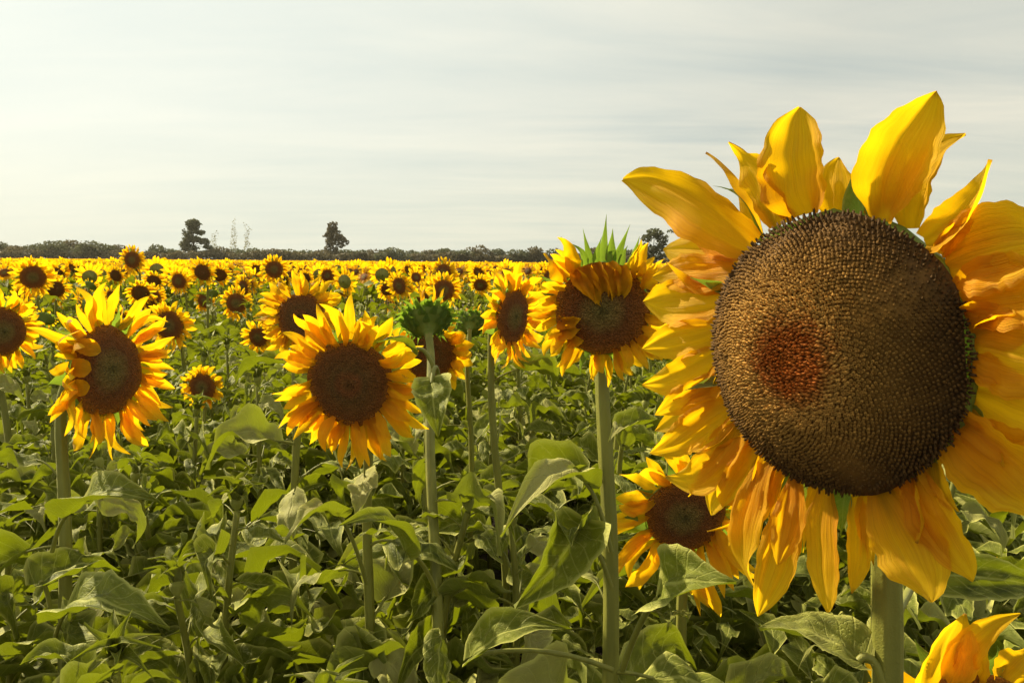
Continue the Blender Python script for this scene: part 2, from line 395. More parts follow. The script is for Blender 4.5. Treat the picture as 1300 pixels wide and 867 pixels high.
def floret_disc(Rd, h, N=5200, seed=5):
    """the big bloom's disc: every floret a small cup standing on the dome"""
    rg = np.random.default_rng(seed)
    mb = seed_disc(Rd * .985, h - .0012, 64, 24, seed=seed, rough=.002)
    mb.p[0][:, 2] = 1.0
    i = np.arange(N) + .5
    rr = Rd * np.sqrt(i / N) * .995; a = i * 2.399963
    sp = Rd * math.sqrt(math.pi / N)
    x = rr / Rd
    eps = 1e-4
    dz = (dome_z(rr + eps, Rd, h) - dome_z(rr - eps, Rd, h)) / (2 * eps)
    dz = np.where(x > .97, -2.5, dz)
    rad = np.stack([np.cos(a), np.sin(a), np.zeros(N)], -1)
    nn = nrm(np.stack([-dz * np.cos(a), -dz * np.sin(a), np.ones(N)], -1))
    nn = nrm(nn + rg.normal(0, .13, (N, 3)) + rad * (-.25 * (x < .35))[:, None])
    c = rad * rr[:, None]; c[:, 2] = dome_z(rr, Rd, h); c += nn * (-.0006)
    c += rg.normal(0, .0003, (N, 3))
    openr = np.exp(-((x - .42) / .16) ** 2)
    ht = .0016 + .0018 * openr + .0016 * (x < .28) + rg.uniform(0, .0016, N) + (x > .93) * rg.uniform(0, .0022, N)
    wr = sp * (.47 + .05 * rg.uniform(-1, 1, N)); tp = wr * np.where(x < .33, .60, .62 + .25 * openr) 
    t1 = nrm(np.cross(nn, np.array([.3, .2, .93]))); t2 = np.cross(nn, t1)
    th = np.linspace(0, 2 * math.pi, 6, endpoint=False)
    V = np.zeros((N, 13, 3)); P = np.zeros((N, 13, 3))
    tint = rg.uniform(0, .75, N)
    for k in range(6):
        d = t1 * math.cos(th[k]) + t2 * math.sin(th[k])
        V[:, k] = c + d * wr[:, None]
        V[:, 6 + k] = c + d * tp[:, None] + nn * (ht * (1 + .3 * (k % 2)))[:, None]
    V[:, 12] = c + nn * (ht * .45)[:, None]
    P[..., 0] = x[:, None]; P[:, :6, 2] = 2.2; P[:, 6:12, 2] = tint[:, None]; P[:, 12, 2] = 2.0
    base = np.arange(N)[:, None] * 13
    q = np.concatenate([base + np.array([[k, (k + 1) % 6, 6 + (k + 1) % 6, 6 + k]]) for k in range(6)])
    tr = np.concatenate([base + np.array([[6 + k, 6 + (k + 1) % 6, 12]]) for k in range(6)])
    mb.add(V.reshape(-1, 3), P.reshape(-1, 3), q, tr)
    return mb

def rim(Rd, a, z=0.0, f=.97): return np.array([Rd * f * math.cos(a), Rd * f * math.sin(a), z])
def petal_geo(Rd, a, L, Wd, lift, rg, nu=10, nv=5, prof=None, sag=0.0, back=0.0, hang=0.0):
    """a petal leaving the rim at angle a; lift = forward tilt (+z) of the tip in radians; sag turns it towards -Y"""
    B = rim(Rd, a, -.03 * Rd - back)
    da = rg.normal(0, .12)
    L = L * (1 + hang * max(0, -math.sin(a)))
    f_ = .96 if back else .88
    B = rim(Rd, a, (-.05 if back else .03) * Rd, f_)
    d = np.array([math.cos(a + da), math.sin(a + da) - sag, 0]); d = d / np.linalg.norm(d)
    T = B + d * L * math.cos(lift); T[2] += L * math.sin(lift)
    return blade(B, T, (0, 0, 1), Wd, prof or ('blunt' if rg.uniform() < .3 else 'petal'), arch=rg.normal(-.04, .07), side=rg.normal(0, .07), cup=rg.uniform(-.2, .55),
                 ridge=.10, wave=rg.uniform(.08, .26), twist=(rg.normal(0, 8), rg.normal(0, 26)), curl=rg.normal(.02, .18), nu=nu, nv=nv, rg=rg, crump=.08, tipf=.07)
def bract_geo(Rd, a, L, Wd, lift, rg, nu=6, nv=3):
    B = rim(Rd, a, -.12 * Rd, 1.0); d = np.array([math.cos(a + rg.normal(0, .15)), math.sin(a + rg.normal(0, .15)), 0])
    T = B + d * L * math.cos(lift); T[2] += L * math.sin(lift)
    return blade(B, T, (0, 0, 1), Wd, 'bract', arch=.08, side=rg.normal(0, .08), cup=.3, wave=.05, twist=(0, rg.normal(0, 20)), curl=rg.normal(-.1, .15), nu=nu, nv=nv, rg=rg)

def petal_specs(n, Lr, rg, sparse=0.0):
    """angles and lengths of the ray petals, two loose layers, with a few missing"""
    out = []
    for k in range(n):
        if rg.uniform() < sparse: continue
        a = 2 * math.pi * (k + rg.uniform(-.32, .32)) / n
        out.append((a, Lr * rg.uniform(.68, 1.12), rg.normal(.12, .26)))
    return out

def head_frame(Cn, n, rollz=0.0):
    n = Vector(n).normalized(); y = (Vector((0, 0, 1)) - n * n.z).normalized(); x = y.cross(n)
    m3 = Matrix((x, y, n)).transposed() @ Matrix.Rotation(rollz, 3, 'Z')
    return Matrix.Translation(Cn) @ m3.to_4x4()
def facing(yaw, pitch):
    """yaw 0 faces the camera side (-Y); positive turns to the photo's left; pitch positive faces up"""
    return Vector((-math.sin(R(yaw)) * math.cos(R(pitch)), -math.cos(R(yaw)) * math.cos(R(pitch)), math.sin(R(pitch))))

OCC = []      # projected discs of blooms that must stay visible: x, y, r, depth
for a in ((1066, 449, 260, .57), (445, 487, 100, 1.5), (136, 472, 100, 1.45), (765, 393, 110, 1.2), (869, 655, 90, 1.5), (541, 402, 45, 1.3), (598, 410, 26, 2.4), (4, 421, 50, 2.6), (381, 402, 60, 1.95), (545, 450, 60, 2.3), (651, 402, 60, 2.3), (257, 491, 36, 3.1), (1235, 845, 105, .80)):
    OCC.append(a)

# ---- leaves: ten shapes, petiole + blade in one mesh, origin where it leaves the stem, pointing along +X
def leaf_shape(L, Wd, pet, rise, droop, seed, nu=18, nv=9, pn=5):
    rg = np.random.default_rng(seed)
    mb = MB()
    A = np.array([pet * math.cos(rise), 0, pet * math.sin(rise)])
    mid = np.array([pet * .35 * math.cos(rise + .4), 0, pet * .35 * math.sin(rise + .4)])
    m2 = A + np.array([-pet * .3, 0, -pet * .03])
    v, p, q = tube(bez((0, 0, 0), mid, m2, A, 6), np.linspace(.0042, .0028, 6) * (L / .18), pn)
    mb.add(v, p, q, mi=1)
    T = A + np.array([L * math.cos(droop), rg.normal(0, .12) * L, -L * math.sin(droop)])
    v, p, q = blade(A - np.array([.004, 0, .001]), T, (0, 0, 1) if droop < 1.1 else (1, 0, .3), Wd, 'leaf', arch=rg.uniform(.04, .24), side=rg.normal(0, .08), cup=rg.choice([rg.uniform(-.8, -.1), rg.uniform(.2, 1.4), rg.uniform(.5, 1.6)]),
                    ridge=.04, wave=rg.uniform(.18, .46), twist=(rg.normal(0, 20), rg.normal(0, 50)), curl=rg.normal(-.12, .22), cord=.14, nu=nu, nv=nv, rg=rg, jag=.06, crump=.20, tipf=.06)
    mb.add(v, p, q, mi=0)
    return mb
LEAF_MB, LEAF_MESH = [], []
for s in range(22):
    rg = np.random.default_rng(100 + s)
    L = rg.uniform(.085, .165)
    mb = leaf_shape(L, L * rg.uniform(.36, .62), rg.uniform(.05, .12), rg.uniform(.25, .8), rg.choice([rg.uniform(-.15, .3), rg.uniform(-.1, .35), rg.uniform(.3, .9)]), 100 + s)
    LEAF_MB.append(mb); LEAF_MESH.append(mb.mesh('leaf', [M_LEAF, M_STEM]))
LEAF_LO = []
for s in range(8):
    rg = np.random.default_rng(300 + s); L = rg.uniform(.14, .22)
    LEAF_LO.append(leaf_shape(L, L * .7, .08, rg.uniform(.3, .8), rg.uniform(-.1, 1.0), 300 + s, nu=4, nv=3, pn=3))

def xf(v, M):
    M = np.array(M); return v @ M[:3, :3].T + M[:3, 3]
def leaf_matrix(stem_pts, f, ang, sc, rg):
    k = f * (len(stem_pts) - 1); i = min(int(k), len(stem_pts) - 2); p = stem_pts[i] + (stem_pts[i + 1] - stem_pts[i]) * (k - i)
    return Matrix.Translation(p) @ Euler((rg.normal(0, .25), rg.normal(0, .2), ang)).to_matrix().to_4x4() @ Matrix.Scale(sc, 4)
def add_leaves(root, pts, n, f0, f1, rg, sc0=1.25, sc1=.75, a0=None, skip=None):
    a0 = rg.uniform(0, 6.28) if a0 is None else a0
    for k in range(n):
        f = f0 + (f1 - f0) * (k + rg.uniform(0, .6)) / n
        ang = a0 + k * 2.4 + rg.normal(0, .3)
        if skip and skip(ang % 6.2832, f): continue
        mi_ = int(rg.integers(len(LEAF_MESH))); Ml = leaf_matrix(pts, f, ang, (sc0 + (sc1 - sc0) * (k / max(1, n - 1))) * rg.uniform(.85, 1.15), rg)
        if root.location.y > .2:
            vv = LEAF_MB[mi_].arrays()[0][::7]; bad = False
            for w_ in xf(vv, Matrix.Translation(root.location) @ Ml):
                pj = proj(w_)
                if pj and any(pj[2] < od + .1 and math.hypot(pj[0] - ox, pj[1] - oy) < orr * .85 for ox, oy, orr, od in OCC): bad = True; break
            if bad: continue
        o = bpy.data.objects.new('leaf', LEAF_MESH[mi_]); COL.objects.link(o); o.parent = root
        o.matrix_basis = Ml
def merged_leaves(pts, n, f0, f1, rg, shapes, sc0=1.25, sc1=.75):
    mb = MB(); a0 = rg.uniform(0, 6.28)
    for k in range(n):
        f = f0 + (f1 - f0) * (k + rg.uniform(0, .6)) / n
        M = leaf_matrix(pts, f, a0 + k * 2.4 + rg.normal(0, .3), (sc0 + (sc1 - sc0) * (k / max(1, n - 1))) * rg.uniform(.85, 1.15), rg)
        v, p, q, tr, qm, tm = shapes[int(rg.integers(len(shapes)))].arrays()
        v = xf(v, M); b = mb.n
        mb.v.append(v); p = p.copy(); mb.p.append(p); mb.q.append(q + b); mb.qm.append(qm); mb.n += len(v)
    return mb

# ------------------------------------------------------------------ near sunflowers, one by one
def stem_path(G, E, n, hook=.10, bend=(0, 0), k=34):
    G = np.asarray(G, float); E = np.asarray(E, float); n = np.asarray(n, float)
    H = E[2] - G[2]
    return bez(G, G + np.array([bend[0], bend[1], H * .75]), E - n * hook + np.array([0, 0, -.01 + .35 * hook * (1 if n[2] < .3 else 0)]), E, k)

def near_sunflower(label, x, y, rpx, Rd, yaw, pitch, stem_px, stem_r=.011, n_pet=26, Lr=.85, seed=1, lift=None, disc=None, dome=.22, nleaf=9,
                   lf=(.25, .72), petals=None, individual=True, bracts=14, bract_L=.5, group=None, hook=.09, sparse=.05, sag=.25, pw=.30, extra=None, bw=.30, skip=None, dp=1.0, petal_skip=None, hang=0.0):
    rg = np.random.default_rng(seed)
    d = Rd * F / rpx
    Cn = at(x, y, d); n = facing(yaw, pitch)
    Mh = head_frame(Cn, n)
    S = at(stem_px[0], stem_px[1], stem_px[2] if len(stem_px) > 2 else d + .04)
    root = empty('sunflower', (S.x, S.y, 0), label, 'sunflower', group)
    E = Cn - n * (Rd * .62 * dp)
    pts = stem_path((0, 0, 0), np.array(E) - np.array((S.x, S.y, 0)), n, hook)
    v, p, q = tube(pts, np.interp(np.linspace(0, 1, len(pts)), [0, .6, .9, 1], [1.2, .95, .78, .95]) * stem_r, 28, ribs=.05, wob=.006, seed=seed)
    mb = MB(); mb.add(v, p, q)
    if d < 1.6:
        hN = 2600; rr_ = np.random.default_rng(seed + 900); ki = rr_.integers(int(len(pts) * .45), len(pts) - 1, hN); fr = rr_.uniform(0, 1, (hN, 1)); an = rr_.uniform(0, 6.283, hN)
        base_ = v.reshape(len(pts), -1, 3).mean(1); cp = base_[ki] * (1 - fr) + base_[ki + 1] * fr
        dv = np.stack([np.cos(an), np.sin(an), rr_.normal(-.1, .35, hN)], -1); up_ = np.array([0, 0, .00022])
        a_ = cp + nrm(dv * [1, 1, 0]) * stem_r * .85; b_ = a_ + nrm(dv) * rr_.uniform(.0015, .0042, (hN, 1))
        mb.add(np.stack([a_ - up_, a_ + up_, b_], 1), np.full((hN * 3, 3), .5), tr=np.arange(hN * 3).reshape(-1, 3))
    mb.build('stem', [M_STEM], root)
    head = receptacle(Rd, 36, dp).build('flower_head', [M_BRACT], root)
    head.matrix_basis = Matrix.Translation((-S.x, -S.y, 0)) @ Mh
    if dome is not None:
        dmb = floret_disc(Rd, dome * Rd) if disc == 'floret' else seed_disc(Rd, dome * Rd, 48, 20, seed=seed)
        dmb.build('seed_disc', [M_FLORET if disc == 'floret' else (disc or M_DISC)], head)
    Mi = Mh.inverted()
    def loc(px, py, z=0.0):
        """point of the flower's own plane (height z) seen at this pixel"""
        o = Mi @ CAM_LOC; dr = (Mi.to_3x3() @ ray(px, py))
        return np.array(o + dr * ((z - o.z) / dr.z))
    if petals is None:
        k_ = 0; petal_skip = petal_skip or (9, 9)
        for a, L, lf_ in petal_specs(n_pet, Lr * Rd, rg, sparse):
            k_ += 1
            if petal_skip[0] < a < petal_skip[1]: continue
            if lift is not None: lf_ = lift(a, rg)
            v, p, q = petal_geo(Rd, a, L, Rd * pw * rg.uniform(.8, 1.35), lf_, rg, 12, 7, sag=sag, back=.03 * Rd * (k_ % 2), hang=hang)
            m = MB(); m.add(v, p, q); m.build('petal', [M_PETAL], head)
    else: petals(head, loc, rg, Rd)
    if extra: extra(head, loc, rg, Rd)
    for k in range(bracts):
        a = 2 * math.pi * (k + rg.uniform(-.3, .3)) / bracts
        v, p, q = bract_geo(Rd, a, Rd * bract_L * rg.uniform(.7, 1.2), Rd * bw, rg.normal(-.15, .3), rg)
        m = MB(); m.add(v, p, q); m.build('bract', [M_BRACT], head)
    add_leaves(root, pts, nleaf, lf[0], lf[1], rg, skip=skip)
    return root, head, pts

def petal_px(head, loc, rg, Rd, b, tp, Wpx, z=0.0, arch=0.0, side=0.0, twist=(0, 0), curl=0.0, cup=.2, prof='petal', d=.577, mat_=None, nm='petal', zb=-.004, wave=.10, r=None, nu=26, nv=15):
    B = loc(*b); a = math.atan2(B[1], B[0]); rb = min(np.hypot(B[0], B[1]), 1.02 * Rd); B = np.array([rb * math.cos(a), rb * math.sin(a), zb])
    T = loc(tp[0], tp[1], z)
    v, p, q = blade(B, T, (0, 0, 1), Wpx / F * d * 1.06, prof, arch=arch, side=side, cup=cup, ridge=.085, wave=wave * 1.1, twist=twist, curl=curl, nu=nu, nv=nv, rg=rg, r=r, crump=.06, jag=.035 if prof != 'bract' else 0, tipf=.045 if prof != 'bract' else 0)
    if nm == 'petal' and d < 1: p[:, 0] = .22 + .78 * p[:, 0]
    m = MB(); m.add(v, p, q); return m.build(nm, [mat_ or M_PETAL], head)

def hero_petals(head, loc, rg, Rd):
    P = lambda b, tp, w, **k: petal_px(head, loc, rg, Rd, b, tp, w * (1 if k.get('prof') == 'bract' else .95), **k)
    # back layer first (slightly behind), then front; (base px),(tip px),width px
    P((1148, 290), (1208, 168), 62, z=-.012, side=-.10, twist=(0, 30), cup=.5, zb=-.010)
    P((1195, 325), (1284, 262), 62, z=-.012, side=.05, zb=-.012, twist=(10, -20))
    P((1050, 275), (1062, 200), 52, z=-.010, prof='blunt', zb=-.010)
    P((945, 285), (897, 192), 34, z=.004, side=.12, twist=(20, 80), prof='narrow', zb=-.010, cup=.8)
    P((1215, 400), (1345, 380), 90, z=-.006, zb=-.010)
    P((1225, 500), (1350, 545), 90, z=-.01, zb=-.012)
    P((1200, 560), (1345, 600), 80, z=-.01, zb=-.012)
    P((1080, 632), (1086, 748), 38, z=-.004, side=-.06, zb=-.008, curl=.10)
    P((980, 605), (925, 690), 52, z=-.002, zb=-.010)
    P((935, 575), (893, 655), 50, z=-0.024, zb=-.010)
    P((1135, 610), (1225, 700), 60, z=-.012, zb=-.012)
    P((915, 500), (838, 545), 50, z=-0.028, zb=-.012)
    P((925, 320), (842, 318), 62, z=-0.026, zb=-.012)
    # front layer
    P((945, 300), (804, 222), 84, z=.008, arch=.10, side=.05, twist=(-8, 18), cup=.3, curl=.06, prof='blunt', wave=.16)
    P((985, 278), (938, 180), 58, z=.006, side=.06, arch=.06, twist=(0, 35), curl=.12, prof='blunt', wave=.18)
    P((1022, 270), (1018, 136), 92, z=.004, side=-.05, arch=.07, twist=(5, -14), cup=.35, prof='blunt', curl=.05, wave=.12, r=.3)
    P((1118, 280), (1198, 118), 84, z=.002, side=-.06, arch=.03, twist=(0, -16), cup=.5, r=.9)
    P((1172, 305), (1256, 200), 46, z=.010, side=.16, arch=.02, twist=(0, 50), cup=.7, prof='narrow')
    P((1200, 335), (1345, 305), 96, z=.000, side=-.04, arch=.05, twist=(0, 10), prof='blunt')
    P((1215, 380), (1360, 358), 84, z=.002, arch=.02, prof='blunt', r=.1)
    P((1228, 440), (1360, 470), 86, z=.004, arch=.02, prof='blunt', r=.15)
    P((1200, 545), (1335, 655), 92, z=.002, arch=.02, side=-.03, twist=(0, -8), prof='blunt', r=.2)
    P((1158, 595), (1243, 735), 66, z=.003, side=.06, arch=.03, twist=(0, -10), r=.1)
    P((1112, 618), (1190, 762), 92, z=.006, side=-.04, arch=.02, twist=(6, 10), r=.15, cup=.25)
    P((1045, 632), (1052, 780), 60, z=.004, side=.0, arch=.04, twist=(0, -15), curl=.03, r=.1)
    P((1005, 622), (962, 778), 58, z=.010, side=-.05, arch=.03, twist=(0, 30), curl=.04)
    P((1000, 618), (985, 715), 44, z=.014, side=-.08, arch=.03, twist=(0, 40))
    P((965, 598), (948, 745), 56, z=.012, side=.06, arch=.05, twist=(10, -25), wave=.18)
    P((948, 580), (912, 640), 40, z=-0.006, twist=(0, 30), wave=.2, prof='blunt')
    P((930, 550), (862, 614), 60, z=-0.008, side=-.10, arch=0.045, twist=(-15, 25), wave=.2, prof='blunt', curl=.1, r=.8)
    P((915, 520), (842, 575), 54, z=-0.006, arch=0.054, twist=(0, 30), wave=.22, prof='blunt', curl=.15)
    P((908, 485), (846, 520), 48, z=-0.004, arch=0.063, twist=(10, 35), wave=.24, prof='blunt', curl=.2)
    P((903, 450), (832, 488), 56, z=-0.006, arch=0.063, side=-.06, twist=(0, 25), wave=.2, prof='blunt', curl=.2, r=.8)
    P((900, 420), (826, 440), 58, z=-0.004, arch=0.045, twist=(0, 18), wave=.15, prof='blunt', curl=.14)
    P((905, 375), (824, 385), 74, z=-0.006, arch=0.041, twist=(-6, 10), wave=.12, prof='blunt', curl=.10, r=.7)
    P((918, 335), (838, 350), 60, z=-0.008, arch=0.036, twist=(0, -12), wave=.14, prof='blunt', curl=.06)
    # thin ragged petals squeezed in between, most on the left and underneath
    for b, tp, w in (((906, 352), (858, 330), 22), ((903, 398), (846, 408), 20), ((902, 462), (856, 470), 22), ((906, 500), (862, 522), 24), ((922, 535), (868, 568), 22), ((938, 566), (884, 632), 26),
                     ((955, 590), (930, 668), 24), ((975, 604), (958, 700), 22), ((988, 612), (1002, 700), 20), ((1030, 630), (1022, 700), 22), ((1096, 628), (1112, 716), 26), ((1140, 606), (1168, 690), 26),
                     ((1180, 575), (1222, 650), 30), ((1212, 530), (1290, 588), 34), ((1226, 470), (1310, 500), 34), ((1222, 400), (1300, 398), 30), ((1190, 320), (1250, 262), 24), ((1095, 275), (1140, 190), 26),
                     ((1000, 270), (975, 205), 24), ((930, 310), (870, 262), 26)):
        P(b, tp, w, z=rg.uniform(-.016, .004), side=rg.normal(0, .12), arch=rg.uniform(-.05, .1), twist=(rg.normal(0, 15), rg.normal(0, 50)), cup=rg.uniform(.2, .9), prof='narrow', wave=.22, curl=rg.normal(0, .2), zb=-.006)
    # green bracts that show between the petals
    for b, tp, w, kw in (((1084, 280), (1097, 188), 34, dict(z=.004, side=-.05)), ((935, 268), (905, 236), 10, dict(z=.0, side=.2)), ((912, 365), (876, 352), 18, dict(z=.016)),
                         ((1232, 415), (1262, 402), 30, dict(z=-.01)), ((1228, 470), (1250, 474), 34, dict(z=-.008)), ((915, 480), (868, 496), 16, dict(z=.012)),
                         ((1000, 620), (985, 660), 26, dict(z=-.008)), ((1165, 590), (1205, 640), 40, dict(z=-.012)), ((1065, 628), (1068, 680), 30, dict(z=-.012)),
                         ((960, 595), (940, 640), 26, dict(z=-.008)), ((930, 545), (900, 585), 24, dict(z=-.006)), ((1215, 520), (1262, 560), 34, dict(z=-.014)),
                         ((975, 275), (920, 240), 14, dict(z=.0, side=.15)), ((1115, 620), (1150, 670), 36, dict(z=-.014))):
        P(b, tp, w, mat_=M_BRACT, nm='bract', prof='bract', zb=-.008, cup=.4, wave=.05, nu=10, nv=5, **kw)

near_sunflower('huge close sunflower filling the right side, its domed seed disc lit from the left', 1050, 449, 177, .105, 54, -3, (1128, 790, .655), .0125,
               disc='floret', dome=.43, petals=hero_petals, bracts=0, seed=3, nleaf=3, lf=(.25, .45), hook=.05)

def lift_front(a, rg): return rg.normal(.15, .25)
B_root, B_head, B_pts = near_sunflower('broad sunflower left of centre with large round brown disc facing straight forward', 445, 487, 56, .085, 8, -6, (467, 700), .0098, n_pet=68, Lr=.98, seed=12,
               disc=M_DISC_RED, dome=.12, nleaf=9, lf=(.22, .62), pw=.25, lift=lift_front)
# left bloom, turned to the right, with three petals folded over its disc
def c_extra(head, loc, rg, Rd):
    k = dict(d=1.47, z=.022, arch=.20, zb=.0, nu=12, nv=7, prof='blunt', r=.2)
    petal_px(head, loc, rg, Rd, (92, 436), (128, 446), 20, **k)
    petal_px(head, loc, rg, Rd, (90, 466), (116, 470), 22, **k)
    petal_px(head, loc, rg, Rd, (94, 492), (114, 490), 20, **k)
def lift_c(a, rg):
    return rg.normal(.1 + .35 * max(0, -math.cos(a)), .2)
near_sunflower('left foreground sunflower turned right, three petals folded over its disc', 136, 470, 57, .085, -72, 3, (70, 620, 1.44), .0115, n_pet=66, Lr=1.02, seed=21,
               disc=M_DISC, dome=.16, nleaf=8, lf=(.25, .60), lift=lift_c, extra=c_extra, hook=.10, pw=.22)
# drooping bloom with petals hanging over its disc and upright green bracts
def d_extra(head, loc, rg, Rd):
    k = dict(d=1.2, zb=.002, nu=14, nv=7, mat_=M_PETAL, prof='narrow')
    for b, tp, w, z, s in (((728, 344), (758, 384), 20, .008, .0), ((742, 338), (764, 390), 24, .010, .05), ((757, 334), (771, 384), 20, .008, -.05),
                        ((772, 333), (779, 390), 24, .010, -.05), ((789, 338), (787, 382), 22, .009, -.1),
                        ((710, 404), (741, 400), 20, .010, .1), ((710, 422), (738, 416), 20, .012, .1), ((715, 438), (742, 432), 18, .010, .0),
                        ((705, 352), (690, 322), 20, -.002, .1), ((722, 336), (712, 298), 20, .0, .1), ((812, 350), (822, 308), 20, .0, -.1), ((822, 366), (842, 330), 22, .0, -.1)):
        petal_px(head, loc, rg, Rd, b, tp, w, z=z, arch=.10, side=s, wave=.35, twist=(rg.normal(0, 12), rg.normal(0, 35)), cup=rg.uniform(.3, 1), curl=rg.normal(0, .2), r=.0, **k)
    for b, tp, w in (((765, 335), (770, 272), 11), ((750, 338), (740, 290), 9), ((780, 336), (800, 285), 10), ((735, 342), (712, 300), 14), ((800, 345), (812, 300), 12), ((775, 335), (778, 290), 14)):
        petal_px(head, loc, rg, Rd, b, tp, w, z=-.01, zb=-.01, d=1.2, nu=8, nv=5, prof='bract', mat_=M_BRACT, nm='bract')
near_sunflower('sunflower left of the huge one, petals drooping over its disc, green bracts upright on top', 765, 393, 60, .074, 6, -10, (781, 700, 1.26), .0125, n_pet=60, Lr=.72, seed=35, petal_skip=(1.15, 1.95),
               disc=M_DISC, dome=.15, nleaf=8, lf=(.25, .60), extra=d_extra, sparse=.1, pw=.20, bracts=26, bract_L=.48, bw=.16)
near_sunflower('lower sunflower half hidden behind the huge one, its dark disc above a green leaf', 869, 655, 50, .078, 4, -12, (880, 800), .011, n_pet=40, Lr=1.12, hang=.85, seed=44,
               disc=M_DISC, dome=.12, nleaf=6, lf=(.25, .60), pw=.34, sparse=.12, sag=.5)
def f_petals(head, loc, rg, Rd):
    P = lambda *a, **k: petal_px(head, loc, rg, Rd, *a, d=.80, **k)
    P((1172, 905), (1222, 778), 66, z=.006, arch=.04, side=-.03, twist=(0, -20), cup=.5, prof='blunt', r=.95)
    P((1205, 862), (1294, 778), 40, z=.012, arch=.06, side=-.12, twist=(0, 50), cup=.5, prof='narrow', r=.5)
    P((1228, 880), (1236, 798), 40, z=.0, twist=(0, 20), cup=.6, r=.1)
    P((1270, 880), (1320, 825), 60, z=.0, twist=(0, 20), r=.1)
    P((1160, 930), (1110, 830), 30, z=-.01, twist=(0, 50), prof='narrow', r=.2)
    for a in np.linspace(-3.9, .5, 15):
        v, p, q = petal_geo(Rd, a, Rd * .9, Rd * .4, rg.normal(.1, .2), rg, 10, 5); m = MB(); m.add(v, p, q); m.build('petal', [M_PETAL], head)
near_sunflower('sunflower cut off by the bottom right corner, only its upper petals showing', 1235, 945, 92, .075, 8, 8, (1250, 1050, .9), .010, petals=f_petals, disc=M_DISC, dome=.15, nleaf=3, lf=(.3, .5), seed=50, bracts=10)

def no_petals(head, loc, rg, Rd):
    for k in range(18):
        a = 2 * math.pi * k / 18 + rg.normal(0, .1)
        v, p, q = petal_geo(Rd, a, Rd * rg.uniform(.5, 1.0), Rd * .13, rg.uniform(1.0, 1.5), rg, 8, 3); m = MB(); m.add(v, p, q); m.build('petal', [M_PETAL], head)
def back_scales(head, loc, rg, Rd):
    # overlapping green scales that clothe the back of the head
    for ring, (f, z, L) in enumerate(((.55, -.70, .42), (.80, -.48, .48), (.97, -.22, .50))):
        for k in range(9 + 4 * ring):
            a = 2 * math.pi * (k + .5 * (ring % 2) + rg.uniform(-.25, .25)) / (9 + 4 * ring)
            B = np.array([f * Rd * math.cos(a), f * Rd * math.sin(a), z * Rd]); o_ = f + L * .62
            T = np.array([o_ * Rd * math.cos(a + .1), o_ * Rd * math.sin(a + .1), (z + L * .8) * Rd])
            v, p, q = blade(B, T, (-math.cos(a), -math.sin(a), .4), Rd * .36, 'bract', arch=-.12, cup=-.3, wave=.08, twist=(0, rg.normal(0, 15)), curl=rg.uniform(-.3, .05), nu=8, nv=5, rg=rg)
            m = MB(); m.add(v, p, q); m.build('bract', [M_BRACT], head)
near_sunflower('green backed sunflower head seen from behind beside the broad forward-facing one', 541, 403, 29, .052, 165, 46, (557, 640, 1.40), .0105, petals=no_petals, disc=M_DISC, dome=.1, nleaf=7, lf=(.25, .58),
               seed=61, bracts=30, bract_L=.65, hook=.04, bw=.22, dp=1.35, extra=back_scales)
near_sunflower('small green unopened sunflower bud on thin stem, next to the green backed head', 598, 410, 17, .042, 185, 25, (598, 560), .0085, petals=no_petals, disc=M_DISC, dome=.1, nleaf=7, lf=(.2, .6), seed=66, bracts=22, bract_L=.35, hook=.04, bw=.3, dp=1.35, extra=back_scales)
near_sunflower('sunflower cut off by the left edge with dark oval disc', 3, 421, 31, .083, -66, 0, (28, 560), .011, n_pet=42, Lr=.85, seed=71, disc=M_DISC, dome=.15, nleaf=8, pw=.28)
near_sunflower('yellow sunflower peeping above the broad forward-facing one, long petals upright', 381, 402, 31, .062, 6, 14, (357, 600), .0095, n_pet=44, Lr=1.0, seed=75, disc=M_DISC_RED, dome=.12, nleaf=8, pw=.30)
near_sunflower('sunflower half hidden behind the green backed head, orange petals at right', 545, 450, 34, .08, -10, -5, (538, 620), .010, n_pet=36, Lr=.75, seed=78, disc=M_DISC_RED, dome=.12, nleaf=7, pw=.36)
near_sunflower('side-on sunflower with narrow upright disc, left of the drooping bract-topped one', 651, 402, 36, .078, -56, -4, (650, 560), .010, n_pet=42, Lr=.95, seed=81, disc=M_DISC, dome=.15, nleaf=7, pw=.34)
near_sunflower('small lone sunflower over the green leaves beside the left foreground bloom', 257, 491, 17.5, .055, 3, -4, (243, 600), .008, n_pet=34, Lr=.75, seed=85, disc=M_DISC, dome=.15, nleaf=7, pw=.32)

# single leaves of the near plants that stand out in the photograph
def placed_leaf(root, b, tp, Wpx, from_px=None, arch=.12, side=0.0, cup=.3, twist=(0, 0), up=(0, 0, 1), curl=0.0, wave=.12, seed=0, pr=.0035):
    rg = np.random.default_rng(seed)
    Bw, Tw = at(*b), at(*tp); o_ = Vector(root.location)
    mb = MB()
    if from_px:
        S = at(*from_px); P0 = np.array(S - o_); P3 = np.array(Bw - o_)
        v, p, q = tube(bez(P0, P0 + (P3 - P0) * .4 + np.array([0, 0, .03]), P3 + (P0 - P3) * .25 + np.array([0, 0, .02]), P3, 8), np.linspace(1.2, .9, 8) * pr, 8); mb.add(v, p, q, mi=1)
    v, p, q = blade(np.array(Bw - o_), np.array(Tw - o_), up, Wpx / F * (b[2] + tp[2]) / 2, 'leaf', arch=arch, side=side, cup=cup, ridge=.04, wave=wave, twist=twist, curl=curl, cord=.13, nu=22, nv=15, rg=rg, jag=.04, crump=.14)
    mb.add(v, p, q, mi=0)
    mb.build('leaf', [M_LEAF, M_STEM], root)
roots = {o['label'][:12]: o for o in bpy.data.objects if o.type == 'EMPTY'}
